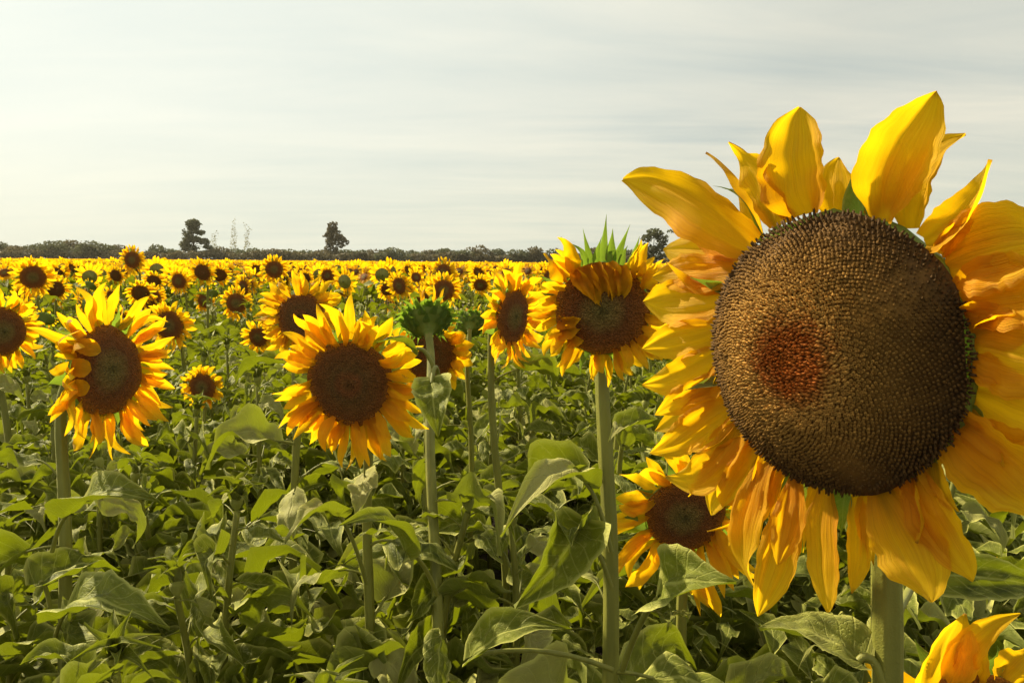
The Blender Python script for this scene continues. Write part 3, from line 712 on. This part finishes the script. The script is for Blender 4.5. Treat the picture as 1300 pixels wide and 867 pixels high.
r_c = roots['left foregro']; r_b = roots['broad sunflo']; r_d = roots['sunflower le']; r_g = roots['green backed']; r_e = roots['lower sunflo']; r_hero = roots['huge close s']
CV = tuple(-ray(650, 600))     # roughly towards the camera side of the field
placed_leaf(r_c, (92, 652, 1.40), (205, 640, 1.30), 62, (66, 700, 1.44), arch=.14, cup=.7, twist=(10, -20), up=(0, -.35, 1), seed=1)
placed_leaf(r_c, (88, 775, 1.36), (215, 800, 1.22), 86, (64, 835, 1.44), arch=.16, cup=.5, twist=(0, 25), up=(0, -.6, 1), seed=2)
placed_leaf(r_c, (50, 740, 1.42), (150, 728, 1.55), 60, (64, 770, 1.44), arch=.16, cup=.6, up=(0, -.3, 1), seed=3)
placed_leaf(r_b, (430, 655, 1.44), (362, 690, 1.30), 46, (465, 740, 1.53), arch=.2, cup=.5, twist=(0, -30), up=(0, -.2, 1), seed=4)
placed_leaf(r_g, (515, 700, 1.34), (430, 668, 1.20), 50, (555, 755, 1.42), arch=.18, cup=.6, twist=(0, 30), up=(0, -.3, 1), seed=5)
placed_leaf(r_g, (548, 486, 1.36), (556, 556, 1.30), 52, (556, 474, 1.41), arch=.14, cup=.5, twist=(0, 8), up=(0, -1, .4), seed=6)
placed_leaf(r_g, (524, 447, 1.40), (478, 436, 1.36), 24, (552, 470, 1.41), arch=.2, cup=.6, twist=(0, -35), up=(0, -.5, 1), seed=7)
placed_leaf(r_d, (742, 612, 1.26), (640, 668, 1.12), 62, (776, 700, 1.26), arch=.26, cup=.4, twist=(0, -15), up=(0, -.5, 1), curl=-.1, seed=8, wave=.2)
placed_leaf(r_d, (735, 672, 1.24), (652, 768, 1.16), 74, (776, 745, 1.26), arch=.14, cup=.9, twist=(-30, 20), up=(.4, -1, .4), seed=9)
placed_leaf(r_d, (788, 545, 1.24), (846, 556, 1.30), 34, (782, 570, 1.26), arch=.2, cup=.8, up=(0, -.3, 1), seed=10)
placed_leaf(r_d, (792, 565, 1.22), (772, 562, 1.10), 30, (786, 600, 1.26), arch=.2, cup=.3, up=(0, -.6, 1), seed=11)
placed_leaf(r_d, (838, 757, 1.14), (935, 742, 1.04), 96, (790, 850, 1.26), arch=.18, cup=.5, twist=(0, 10), up=(0, -.75, .8), seed=12, pr=.0045)
placed_leaf(r_d, (600, 832, 1.20), (725, 800, 1.18), 60, (778, 850, 1.26), arch=.2, cup=.5, up=(0, -.4, 1), seed=13)
placed_leaf(r_hero, (1185, 728, 1.02), (1330, 745, 1.05), 62, (1130, 800, .66), arch=.10, cup=.4, twist=(0, 10), up=(0, -1, .5), seed=14)
placed_leaf(r_hero, (1090, 838, .66), (965, 800, .72), 66, (1128, 900, .66), arch=.16, cup=.6, up=(0, -.4, 1), seed=15)

# ------------------------------------------------------------------ plant templates for the rest of the field
def bloom_template(Rd, yaw_j, pitch, H, n_pet, Lr, seed, lod=0, back=False, narrow=False):
    rg = np.random.default_rng(seed)
    root = empty('sunflower', (0, 0, 0), 'sunflower in the field', 'sunflower', 'sunflowers standing in the field')
    n = facing(yaw_j, pitch) if not back else -facing(yaw_j, -40)
    Cn = Vector((0, 0, H)) + n * Rd * .55 + Vector((0, -.03, 0)); Mh = head_frame(Cn, n)
    pts = stem_path((rg.normal(0, .03), .05, 0), Cn - n * Rd * .55, n, .09, k=10)
    v, p, q = tube(pts, np.interp(np.linspace(0, 1, len(pts)), [0, .6, .9, 1], [1.25, 1.0, .75, .9]) * .010, 6)
    mb = MB(); mb.add(v, p, q); mb.build('stem', [M_STEM], root)
    head = receptacle(Rd, 16).build('flower_head', [M_BRACT], root); head.matrix_basis = Mh
    seed_disc(Rd, .15 * Rd, 20, 7, seed=seed, rough=.02).build('seed_disc', [M_DISC if seed % 3 else M_DISC_RED], head)
    pm = MB(); kk = 0
    for a, L, lf_ in petal_specs(n_pet, Lr * Rd, rg, .06):
        kk += 1
        v, p, q = petal_geo(Rd, a, L, Rd * .30 * rg.uniform(.8, 1.3), lf_, rg, 6, 4, sag=.15, back=.03 * Rd * (kk % 2)); pm.add(v, p, q)
    pm.build('petal_ring', [M_PETAL], head)
    bm_ = MB()
    for k in range(14):
        v, p, q = bract_geo(Rd, 2 * math.pi * k / 14, Rd * .5, Rd * .3, rg.normal(-.15, .3), rg, 4, 3); bm_.add(v, p, q)
    bm_.build('bract_ring', [M_BRACT], head)
    return root, pts, Cn, Rd, rg

FOLI = [None, None]
TEMPL = []
specs = [(.076, 0, -6, 1.42, 38, .88), (.070, 8, -14, 1.42, 34, .95), (.082, -6, -2, 1.42, 40, .85), (.064, 20, -10, 1.42, 34, 1.0), (.072, -18, -20, 1.42, 36, .9), (.078, 4, -26, 1.42, 36, .85), (.060, -4, 6, 1.42, 32, .9)]
for i, sp in enumerate(specs):
    root, pts, Cn, Rd, rg = bloom_template(*sp, 500 + i)
    m = merged_leaves(pts, 11, .22, .72, rg, LEAF_MB, 1.15, .6)
    m.build('foliage', [M_LEAF, M_STEM], root)
    bpy.context.view_layer.update(); index_kids(root)
    TEMPL.append(dict(root=root, z=Cn.z, off=Cn, R=Rd, used=False))
# one facing away / bud
root, pts, Cn, Rd, rg = bloom_template(.055, 0, 20, 1.42, 14, .5, 520, back=True)
merged_leaves(pts, 11, .22, .80, rg, LEAF_MB).build('foliage', [M_LEAF, M_STEM], root)
bpy.context.view_layer.update(); index_kids(root)
TEMPL.append(dict(root=root, z=Cn.z, off=Cn, R=Rd, used=False))
for T_ in TEMPL: T_['root'].location = (0, -50, 0)       # replaced below by its first copy

# leafy plants whose bloom has not opened: the green layer between the flowering plants
LEAFY = []
for i in range(5):
    rg = np.random.default_rng(700 + i)
    root = empty('sunflower', (0, 0, 0), 'leafy young sunflower', 'sunflower', 'leafy young sunflowers of the undergrowth')
    pts = bez((0, 0, 0), (rg.normal(0, .05), rg.normal(0, .05), .4), (rg.normal(0, .05), rg.normal(0, .05), .7), (rg.normal(0, .03), rg.normal(0, .03), 1.0), 10)
    v, p, q = tube(pts, np.linspace(.011, .006, 10), 7); mb = MB(); mb.add(v, p, q); mb.build('stem', [M_STEM], root)
    add_leaves(root, pts, 25, .45, 1.0, rg, 1.15, .55)
    bud = MB(); v, p, q = lathe([(.002, -.02), (.006, -.014), (.011, -.005), (.012, .003), (.008, .009), (.002, .011)], 12); bud.add(v, p, q)
    for k in range(9):
        v, p, q = blade((.006 * math.cos(k * 2.4), .006 * math.sin(k * 2.4), 0), (.055 * math.cos(k * 2.4) * (1 - k * .06), .055 * math.sin(k * 2.4) * (1 - k * .06), .03 + .004 * k), (0, 0, 1), .024, 'leaf', arch=.2, cup=.8, wave=.3, curl=-.3, nu=8, nv=5, rg=rg, tipf=.1); bud.add(v, p, q)
    b = bud.build('bud', [M_LEAF], root); b.location = Vector(pts[-1]) + Vector((0, 0, .02)); b.rotation_euler = (rg.normal(0, .4), rg.normal(0, .4), 0)
    bpy.context.view_layer.update(); index_kids(root)
    LEAFY.append(root)

def place(T_, x, y, s, rz, label, group=None):
    c = copy_tree(T_['root']); c.location = (x, y, 0); c.scale = (s, s, s); c.rotation_euler = (0, 0, rz)
    c['label'] = label
    if group: c['group'] = group
    elif 'group' in c: del c['group']
    return c
FARX = [  # x, y, disc radius px, template, turn, label
 (42, 352, 15, 0, -25, 'tall far sunflower near the left edge with big oval dark disc'),
 (70, 367, 11, 1, -30, 'sunflower just right and below the oval-disc one near the left edge'),
 (168, 330, 11, 2, 12, 'sunflower standing up against the horizon at left'),
 (178, 372, 11, 4, 0, 'sunflower behind the top right of the left foreground bloom, tilted down'),
 (190, 385, 11, 5, 20, 'downturned sunflower directly above the upper right petals of the left foreground bloom'),
 (215, 413, 19, 0, 6, 'mid-distance sunflower partly hidden by the left foreground bloom'),
 (300, 385, 13, 2, 4, 'round sunflower between the left foreground bloom and the broad one'),
 (257, 346, 11, 1, 0, 'upright sunflower beneath the tallest dark tree, reaching the horizon'),
 (227, 357, 10, 0, 8, 'sunflower just lower left of the one beneath the tallest dark tree'),
 (348, 342, 11, 2, -10, 'sunflower left of the second dark tree, reaching the horizon'),
 (416, 350, 8, 0, 0, 'small sunflower straight below the second dark tree'),
 (388, 353, 6.5, 1, 0, 'tiny sunflower above the long-petalled yellow bloom'),
 (507, 363, 11, 3, 10, 'oval-disc sunflower above the green backed head'),
 (492, 367, 9, 4, -5, 'sunflower touching the left side of the oval-disc one above the green backed head'),
 (475, 354, 7.5, 2, 0, 'small round sunflower upper left of the green backed head'),
 (328, 428, 13, 3, -12, 'low sunflower at the left side of the long-petalled yellow bloom'),
 (147, 350, 8, 1, 0, 'small sunflower above the top petals of the left foreground bloom'),
 (270, 372, 7, 7, 0, 'small unopened green head below the horizon sunflower under the tallest tree'),
 (58, 404, 11, 7, 0, 'dark green unopened head below the oval-disc sunflower near the left edge'),
 (700, 352, 10, 2, 20, 'sunflower peeping out at the upper left of the bract-topped bloom'),
 (610, 362, 9, 5, 0, 'sunflower straight above the small green bud'),
 (1290, 452, 14, 0, 0, 'sunflower behind the right-hand petals of the huge one'),
 (420, 385, 9, 3, 20, 'small sunflower directly above the broad forward-facing one'),
 (436, 368, 7, 0, 0, 'sunflower over the upper right petals of the long-petalled yellow bloom'),
 (1254, 735, 16, 7, 0, 'low unopened head with a yellow tip under the right petals of the huge one'),
]
COUNT = 12
for x, y, rp, ti, dz, lab in FARX:
    T_ = TEMPL[ti]; s = 1.0
    for _ in range(12):
        d = T_['R'] * s * F / rp; z = at(x, y, d).z; s = .5 * s + .5 * z / T_['z']
    s = min(max(s, .6), 1.2); d = T_['R'] * s * F / rp
    p = at(x, y, d); o_ = Matrix.Rotation(R(-dz), 3, 'Z') @ Vector(T_['off']) * s
    place(T_, p.x - o_.x, p.y - o_.y, s, R(-dz), lab)
    OCC.append((x, y, rp * 1.8, d)); COUNT += 1

def clear(px, py, d, r):
    for (ox, oy, orr, od) in OCC:
        if d < od + .2 and math.hypot(px - ox, py - oy) < orr + r: return False
    return True

# where a field plant stands, told by landmarks one can find
LM = [(-300, 95, 'near left edge'), (95, 200, 'behind left foreground bloom'), (200, 285, 'below tallest dark tree'), (285, 345, 'below pale poplars'),
      (345, 400, 'left of second dark tree'), (400, 460, 'below second dark tree'), (460, 540, 'beyond green backed head'), (540, 625, 'beyond small green bud'),
      (625, 720, 'beyond narrow-disc bloom'), (720, 840, 'behind bract-topped bloom'), (840, 1240, 'behind huge sunflower'), (1240, 1700, 'right of huge sunflower')]
PENDING = {}
def later(o, text, group, px): PENDING.setdefault((text, group), []).append((px, o))
ORD = ['leftmost', 'second', 'third', 'fourth', 'fifth', 'sixth', 'seventh', 'eighth', 'ninth', 'tenth', 'eleventh', 'twelfth', 'thirteenth', 'fourteenth']
def write_labels():
    for (text, group), lst in PENDING.items():
        lst.sort(key=lambda t_: t_[0])
        for k, (px, o) in enumerate(lst):
            o['group'] = group
            o['label'] = text if len(lst) == 1 else (text + ', ' + (ORD[min(k, 13)] if k == 0 else ('rightmost' if k == len(lst) - 1 else ORD[min(k, 13)] + ' from left')))
def where(px):
    for a, b, w in LM:
        if a <= px < b: return w
    return LM[-1][2] if px > 600 else LM[0][2]

# candidate positions: jittered grid over the view wedge (a margin each side)
cands = []
yy = .95
while yy < 14:
    cell = .37 if yy < 4.4 else .50
    half = yy * .72 + .5
    xx = -half
    while xx < half:
        cands.append((xx + rng.uniform(-.17, .17), yy + rng.uniform(-.17, .17))); xx += cell
    yy += cell
cands.sort(key=lambda c: c[1])
near_xy = [(o.location.x, o.location.y) for o in bpy.data.objects if o.type == 'EMPTY' and o.location.y > .1]
turnw = lambda a: 'turned left' if a > 14 else ('turned right' if a < -14 else 'forward')
n_leafy = n_bloom = 0
MAXN = 297
for (x, y) in cands:
    if any((x - a) ** 2 + (y - b) ** 2 < .20 ** 2 for a, b in near_xy): continue
    if COUNT >= MAXN: break
    d0 = y
    if y < 4.6:
        leafy = True
    else: leafy = rng.uniform() < .25
    if leafy:
        drop = np.interp(y, [1, 1.6, 2.5, 4, 6, 14], [.56, .54, .48, .40, .38, .36]) + rng.normal(0, .05)
        H = EYE - drop
        top = proj((x, y, H))
        if top is None: continue
        k = 0
        while not clear(top[0], top[1] + 20, top[2], 45 / max(.8, y)) and k < 5: H -= .08; top = proj((x, y, H)); k += 1
        if H < .7: continue
        if top[0] < -140 or top[0] > 1440: continue
        if y < 1.15 and 1000 < top[0] < 1250: continue
        c = copy_tree(LEAFY[int(rng.integers(5))]); c.location = (x, y, 0); c.scale = (1, 1, 1) if y < 1e9 else c.scale
        c.scale = (min(1.1, H), min(1.1, H), H); c.rotation_euler = (0, 0, rng.uniform(0, 6.28))
        band = 'lowest foreground' if y < 1.7 else ('near undergrowth' if y < 2.6 else ('middle greenery' if y < 3.6 else ('upper greenery' if y < 4.6 else 'among far blooms')))
        later(c, f"leafy unopened sunflower, {band}, {where(top[0])}", 'leafy unopened sunflowers between the blooms', top[0])
        n_leafy += 1
    else:
        ti = int(rng.choice([0, 1, 2, 3, 4, 5, 6, 7], p=[.19, .17, .16, .12, .11, .10, .08, .07])); T_ = TEMPL[ti]
        H = EYE - .08 - abs(rng.normal(.14, .10)) - (.11 if y < 7 else 0); s = H / T_['z']
        a = rng.normal(4, 20)
        pp = proj((x, y - .1, H))
        if pp is None or pp[0] < -60 or pp[0] > 1360: continue
        if not clear(pp[0], pp[1], pp[2], T_['R'] * F / pp[2] * 1.2): continue
        if y < 5.6 and 200 < pp[0] < 330: continue
        tall = 'tall' if H > 1.52 else ('short' if H < 1.38 else 'middling')
        kind = 'green-backed sunflower' if ti == 7 else f'{tall} sunflower {turnw(a)}'
        dist = 'first far rows' if y < 7.5 else 'later far rows'
        later(place(T_, x, y, s, R(-a), 'x'), f"{kind}, {dist}, {where(pp[0])}", 'sunflowers blooming in the far rows', pp[0]); n_bloom += 1
        OCC.append((pp[0], pp[1], T_['R'] * F / pp[2] * .75, pp[2]))
    COUNT += 1
YEND = y
print('individual plants', COUNT, 'leafy', n_leafy, 'bloom', n_bloom, 'to y =', round(YEND, 2))
for T_ in TEMPL:
    for o in list(T_['root'].children_recursive) + [T_['root']]: bpy.data.objects.remove(o)
for r_ in LEAFY:
    for o in list(r_.children_recursive) + [r_]: bpy.data.objects.remove(o)

# ------------------------------------------------------------------ low tangled leaves filling the ground between the stalks
ug = MB(); NU = 28000
ua = [m_.arrays() for m_ in [leaf_shape(L_, L_ * rng.uniform(.42, .7), .07, rng.uniform(.1, .7), rng.uniform(-.25, .35), 800 + i_, nu=6, nv=5, pn=3) for i_, L_ in enumerate(np.linspace(.075, .15, 10))]]
uy = np.sqrt(rng.uniform(.9 ** 2, 9.0 ** 2, NU)); ux = rng.uniform(-.74, .74, NU) * uy; ux += np.sign(ux) * .1
uz = np.interp(uy, [.8, 1.5, 9], [.66, .90, 1.06]) * rng.uniform(.2, 1.0, NU) ** .8
for v, p, q, tr, qm, tm in ua:
    pass
for k in range(10):
    v, p, q, tr, qm, tm = ua[k]; I = np.arange(k, NU, 10)
    for i_ in I:
        M = Matrix.Translation((ux[i_], uy[i_], uz[i_])) @ Euler((rng.normal(0, .30), rng.normal(0, .22), rng.uniform(0, 6.28))).to_matrix().to_4x4()
        b = ug.n; vv_ = xf(v, M); pp_ = p.copy(); pp_[:, 2] = rng.uniform()
        ug.v.append(vv_); ug.p.append(pp_); ug.q.append(q + b); ug.qm.append(qm); ug.n += len(v)
uo = ug.build('undergrowth', [M_LEAF, M_STEM]); uo['kind'] = 'stuff'; uo['label'] = 'tangle of low green leaves between the sunflower stalks'; uo['category'] = 'undergrowth'

# ------------------------------------------------------------------ the rest of the field: one mass of small sunflowers
def low_plant(seed, lod):
    rg = np.random.default_rng(seed); mb = MB()
    Rd = rg.uniform(.052, .084); n = facing(rg.normal(4, 30) + (150 if rg.uniform() < .12 else 0), rg.normal(2, 26)); Cn = Vector((0, -.03, 1.0)) ; Mh = head_frame(Cn, n)
    npet = (18, 13, 9)[lod]
    for k in range(npet):
        a = 2 * math.pi * (k + rg.uniform(-.3, .3)) / npet
        v, p, q = petal_geo(Rd, a, Rd * rg.uniform(1.0, 1.45), Rd * (.5, .68, 1.0)[lod], rg.normal(.1, .25), rg, (4, 3, 2)[lod], 3 if lod < 2 else 2)
        mb.add(xf(v, Mh), p, q, mi=0)
    nd = (12, 9, 7)[lod]; xs = np.array([1, .6, .02]) * Rd
    v, p, q = lathe(np.stack([xs, dome_z(xs, Rd, .18 * Rd)], -1), nd, u=xs / Rd); mb.add(xf(v, Mh), p, q, mi=1)
    v, p, q = lathe([(.1 * Rd, -.5 * Rd), (1.05 * Rd, -.06 * Rd)], nd); mb.add(xf(v, Mh), p, q, mi=3)
    if lod < 2:
        v, p, q = tube([(0, .03, .35), (0, .03, .9), (0, 0, .99)], .009, 4); mb.add(v, p, q, mi=3)
    nl = (9, 6, 4)[lod]
    for k in range(nl):
        f = .55 + .38 * k / nl
        M = Matrix.Translation((0, .03, f)) @ Euler((rg.normal(0, .2), rg.normal(0, .2), k * 2.4 + rg.uniform(0, 1))).to_matrix().to_4x4()
        v, p, q, tr, qm, tm = LEAF_LO[int(rg.integers(8))].arrays(); v = xf(v, M); b = mb.n
        mb.v.append(v); mb.p.append(p); mb.q.append(q + b); mb.qm.append(np.where(qm == 0, 2, 3)); mb.n += len(v)
    return mb.arrays()
field = MB()
def scatter(y0, y1, dens, lod, nvar):
    var = [low_plant(900 + lod * 50 + k, lod) for k in range(nvar)]
    area = (y1 ** 2 - y0 ** 2) * .74
    N = int(area * dens)
    y = np.sqrt(rng.uniform(y0 ** 2, y1 ** 2, N)); x = rng.uniform(-.74, .74, N) * y
    vi = rng.integers(0, nvar, N); H = EYE - .125 - np.abs(rng.normal(.06, .09, N)); rot = np.radians(rng.normal(0, 18, N))
    for k in range(nvar):
        v, p, q, tr, qm, tm = var[k]; I = np.where(vi == k)[0]; m = len(I)
        if not m: continue
        cs, sn = np.cos(rot[I])[:, None], np.sin(rot[I])[:, None]
        V = np.empty((m, len(v), 3)); V[..., 0] = v[:, 0] * cs - v[:, 1] * sn + x[I][:, None]; V[..., 1] = v[:, 0] * sn + v[:, 1] * cs + y[I][:, None]
        V[..., 2] = (v[:, 2] - 1.0) * 1.0 + H[I][:, None]
        P = np.broadcast_to(p, (m, len(p), 3)).copy(); P[..., 2] = (P[..., 2] + rng.uniform(0, 1, (m, 1))) % 1.0
        off = (np.arange(m) * len(v))[:, None, None]
        field.add(V.reshape(-1, 3), P.reshape(-1, 3)); base = field.n - m * len(v)
        field.q.append((q[None] + off + base).reshape(-1, 4)); field.qm.append(np.tile(qm, m))
scatter(YEND + .15, 22, 4.6, 0, 8)
scatter(22, 60, 2.4, 1, 8)
scatter(60, 285, .45, 2, 8)
fo = field.build('sunflower_field', [M_PETAL, M_DISC, M_LEAF, M_STEM])
fo['kind'] = 'stuff'; fo['label'] = 'yellow mass of far sunflowers reaching back to the tree line'; fo['category'] = 'sunflower field'
print('field verts', field.n)

# ------------------------------------------------------------------ ground
g = MB(); S_ = 3000
n_ = 60
ys = np.concatenate([np.linspace(-10, 20, n_), np.geomspace(22, S_, 20)]); xs = np.concatenate([-np.geomspace(3000, 16, 20), np.linspace(-15, 15, n_), np.geomspace(16, 3000, 20)])
gx, gy = np.meshgrid(xs, ys, indexing='ij'); gz = .03 * np.sin(gx * 9.0) * (np.abs(gx) < 15) * (gy < 20) + rng.normal(0, .008, gx.shape) * (gy < 20)
i, j = np.meshgrid(np.arange(len(xs) - 1), np.arange(len(ys) - 1), indexing='ij'); a = (i * len(ys) + j).ravel()
g.add(np.stack([gx, gy, gz], -1).reshape(-1, 3), np.zeros((gx.size, 3)), np.stack([a, a + len(ys), a + len(ys) + 1, a + 1], -1))
go = g.build('ground', [M_SOIL]); go['kind'] = 'structure'

# ------------------------------------------------------------------ trees on the far side of the field
def crown_clumps(blobs, n, size, rg, flat=1.0):
    """leaf clumps spread through the blobs' volume: (cx,cy,cz,rx,ry,rz) each"""
    w = np.array([b[3] * b[4] * b[5] for b in blobs]) ** .8; w /= w.sum(); bi = rg.choice(len(blobs), n, p=w); B = np.array(blobs)[bi]
    d = nrm(rg.normal(0, 1, (n, 3))); rr = rg.uniform(.35, 1.0, n) ** .5 * (1 + .10 * np.sin(d[:, 0] * 9 + d[:, 2] * 7))
    c = B[:, :3] + d * rr[:, None] * B[:, 3:]
    t1 = nrm(rg.normal(0, 1, (n, 3))); t2 = nrm(np.cross(t1, rg.normal(0, 1, (n, 3)))); s = (size * rg.uniform(.6, 1.4, n))[:, None]
    V = np.stack([c - t1 * s, c - t2 * s * .6, c + t1 * s, c + t2 * s * .6], 1)
    P = np.zeros((n, 4, 3)); P[..., 2] = (rg.uniform(0, 1, n))[:, None]
    return V.reshape(-1, 3), P.reshape(-1, 3), np.arange(n * 4).reshape(-1, 4)
LAST = [None]
def make_tree(name, x, base_y, d, trunk_h, tr, blobs, n, size, material, label, cat, group=None, seed=0, limbs=True):
    rg = np.random.default_rng(seed); p = at(x, base_y, d)
    root = empty(name, (p.x, p.y, 0), label, cat, group)
    m = MB(); v, pp, q = tube([(0, 0, 0), (.1, 0, trunk_h * .5), (0, 0, trunk_h)], [tr, tr * .75, tr * .45], 8); m.add(v, pp, q)
    for b in (blobs if limbs else []):
        v, pp, q = tube(bez((0, 0, trunk_h * .6), (0, 0, trunk_h * .8), (b[0] * .6, b[1] * .6, b[2] - b[5] * .5), (b[0], b[1], b[2]), 6), np.linspace(tr * .45, tr * .12, 6), 5); m.add(v, pp, q)
    if limbs and name != 'poplar_tree' and n > 1500:
        extra_ = [(b[0] + rg.normal(0, b[3] * .75), b[1] + rg.normal(0, 1), b[2] + rg.normal(0, b[5] * .8), b[3] * rg.uniform(.25, .5), b[4] * .4, b[5] * rg.uniform(.3, .6)) for b in blobs for _ in range(3)]
        blobs = blobs + extra_
    LAST[0] = root; m.build('trunk', [M_BARK if material is not M_POPLAR else M_POPLAR], root)
    m = MB(); m.add(*crown_clumps(blobs, n, size, rg)); m.build('crown', [material], root)
    return root
D = 290.0
def HZ(px): return px / F * D      # photo pixels -> metres at the tree line
# tallest dark tree: layered crown with sky holes (photo 228-272 x 277-325)
make_tree('pine_tree', 246, 326, D, 9.5, .45,
          [(.2, 0, 14.6, 2.9, 2.4, 1.9), (0, 0, 12.6, 2.2, 2, 1.6), (2.4, .3, 11.7, 2.1, 2.0, .9), (-1.8, 0, 10.6, 2.0, 2.0, .9), (-.3, 0, 9.0, 3.8, 3.0, 1.3), (-3.0, 0, 7.4, 2.2, 2, 1.1), (3.9, .4, 8.2, 2.3, 2, 1.2), (5.2, 0, 6.4, 1.6, 1.5, 1.0), (-1.5, 0, 5.8, 3.4, 2.6, 1.2), (1.5, 0, 3.5, 4, 3, 1.4)],
          5200, .40, M_TREE, 'tallest dark tree on the horizon, layered crown with sky showing through', 'tree', seed=1)
make_tree('broadleaf_tree', 423, 327, D, 7.0, .4,
          [(-.2, 0, 14.0, 1.8, 1.7, 1.8), (-.4, 0, 12.4, 1.9, 1.7, 1.5), (-1.3, 0, 11.2, 1.7, 1.7, 1.3), (.9, 0, 10.6, 2.2, 2, 1.5), (3.0, .3, 9.3, 2.0, 1.8, 1.7), (-.8, 0, 8.6, 2.2, 2, 1.5), (2.8, 0, 7.2, 1.4, 1.4, 1.0), (-1.8, 0, 6.2, 1.5, 1.4, 1.2), (.3, 0, 4.2, 3.6, 3, 1.1)],
          3800, .36, M_TREE_BROWN, 'second dark tree on the horizon, brownish crown leaning right', 'tree', seed=2)
make_tree('broadleaf_tree', 829, 330, 200, 5.5, .35,
          [(.3, 0, 9.2, 2.3, 2, 1.2), (-1.7, 0, 7.9, 1.6, 1.5, 1.0), (2.1, 0, 7.2, 1.5, 1.5, 1.4), (1.6, 0, 5.2, 2.2, 1.8, .9), (-1.6, 0, 5.8, 1.4, 1.4, .8), (0, 0, 3.6, 3, 2.4, 1.2)],
          1900, .34, M_TREE, 'near-black tree with white sky gaps seen in the slot beside the huge sunflower', 'tree', seed=3)
for k, (x, top, w) in enumerate(((273, 290, 2.4), (298, 273, 1.7), (314, 277, 1.6))):
    h = (330 - top) / F * 420
    rp = np.random.default_rng(30 + k)
    make_tree('poplar_tree', x, 326, 420, h * .8, .06, [(rp.normal(0, .35) * w, 0, h * f, w * rp.uniform(1.0, 1.7) * (1.15 - .85 * f), w * 1.3 * (1.1 - .8 * f), h * rp.uniform(.06, .13)) for f in np.linspace(.12, .93, 13)], 420, .34, M_POPLAR,
              ['low pale slender poplar close beside the tallest dark tree', 'taller of the two pale thin poplars', 'right and slightly lower of the two pale thin poplars'][k], 'tree', seed=10 + k, limbs=False)
# rounded field-edge trees, one after another along the horizon
ht = [(-60, 18), (-30, 20), (2, 21), (24, 14), (50, 18), (72, 22), (95, 22), (118, 21), (140, 14), (152, 16), (200, 17), (216, 12), (282, 16), (300, 15), (322, 14), (345, 14), (366, 13), (390, 12), (412, 14), (440, 13), (458, 11), (478, 13), (500, 13), (522, 15),
      (545, 16), (566, 14), (590, 15), (610, 18), (632, 16), (655, 15), (680, 15), (705, 16), (730, 15), (760, 17), (790, 15), (860, 16), (900, 15), (950, 17), (1000, 15), (1060, 17), (1120, 16), (1180, 16), (1240, 15), (1290, 17), (1330, 16), (1370, 18)]
for k, (x, h) in enumerate(ht):
    rg = np.random.default_rng(60 + k); H = HZ(h * 1.12 + rg.normal(0, 1.5)) + 1.6; w = HZ(23 + rg.normal(0, 3))
    bl = [(rg.uniform(-.6, .6) * w, rg.normal(0, 1), H * rg.uniform(.35, .72), w * rg.uniform(.35, .6), w * .5, H * rg.uniform(.18, .3)) for _ in range(6)] + [(0, 0, H * .78, w * .5, w * .5, H * .22)]
    vis = 'hidden mostly behind the blooms' if x > 700 else ''
    make_tree('broadleaf_tree', x, 330, D + rg.uniform(-10, 15), H * .5, .3, bl, 1300, .45, M_TREE if k % 3 else M_TREE_BROWN, 'x', 'tree', seed=60 + k)
    later(LAST[0], f"low rounded {'green' if k % 3 else 'brownish'} tree of horizon row, {where(x)}", 'low trees along the horizon', x)
# the dark hedge under them reads as one mass
hm = MB(); rgh = np.random.default_rng(9); nh = 26000
hx = rgh.uniform(-280, 300, nh); hy = D - 6 + rgh.uniform(-2, 3, nh); hz = rgh.uniform(0, 1, nh) ** .8 * (4.3 + .4 * np.sin(hx * .21) + .3 * np.sin(hx * .53 + 1))
c = np.stack([hx, hy, hz], -1); t1 = nrm(rgh.normal(0, 1, (nh, 3))); t2 = nrm(np.cross(t1, rgh.normal(0, 1, (nh, 3)))); s = rgh.uniform(.35, .8, nh)[:, None]
V = np.stack([c - t1 * s, c - t2 * s * .7, c + t1 * s, c + t2 * s * .7], 1); P = np.zeros((nh, 4, 3)); P[..., 2] = rgh.uniform(0, .7, nh)[:, None]
hm.add(V.reshape(-1, 3), P.reshape(-1, 3), np.arange(nh * 4).reshape(-1, 4))
ho = hm.build('hedge_undergrowth', [M_TREE_BROWN]); ho['kind'] = 'stuff'; ho['label'] = 'dark low scrub along the foot of the horizon trees'; ho['category'] = 'scrub'
write_labels()

hz_m = bpy.data.materials.new('haze'); hz_m.use_nodes = True; th = NT(hz_m.node_tree)
pvn = th.n('ShaderNodeVolumePrincipled', {'Color': (0.95, 0.90, 0.74), 'Density': 0.0001, 'Anisotropy': 0.3})
om = th.n('ShaderNodeOutputMaterial'); hz_m.node_tree.links.new(pvn.outputs[0], om.inputs['Volume'])
hb = MB(); x0, x1, y0, y1, z0, z1 = -330, 345, -12, 470, -1.2, 34
hb.add([(x0, y0, z0), (x1, y0, z0), (x1, y1, z0), (x0, y1, z0), (x0, y0, z1), (x1, y0, z1), (x1, y1, z1), (x0, y1, z1)], np.zeros((8, 3)),
       [(0, 3, 2, 1), (4, 5, 6, 7), (0, 1, 5, 4), (1, 2, 6, 5), (2, 3, 7, 6), (3, 0, 4, 7)])
ho = hb.build('haze', [hz_m]); ho['kind'] = 'stuff'; ho['label'] = 'thin warm haze over the whole field'; ho['category'] = 'haze'
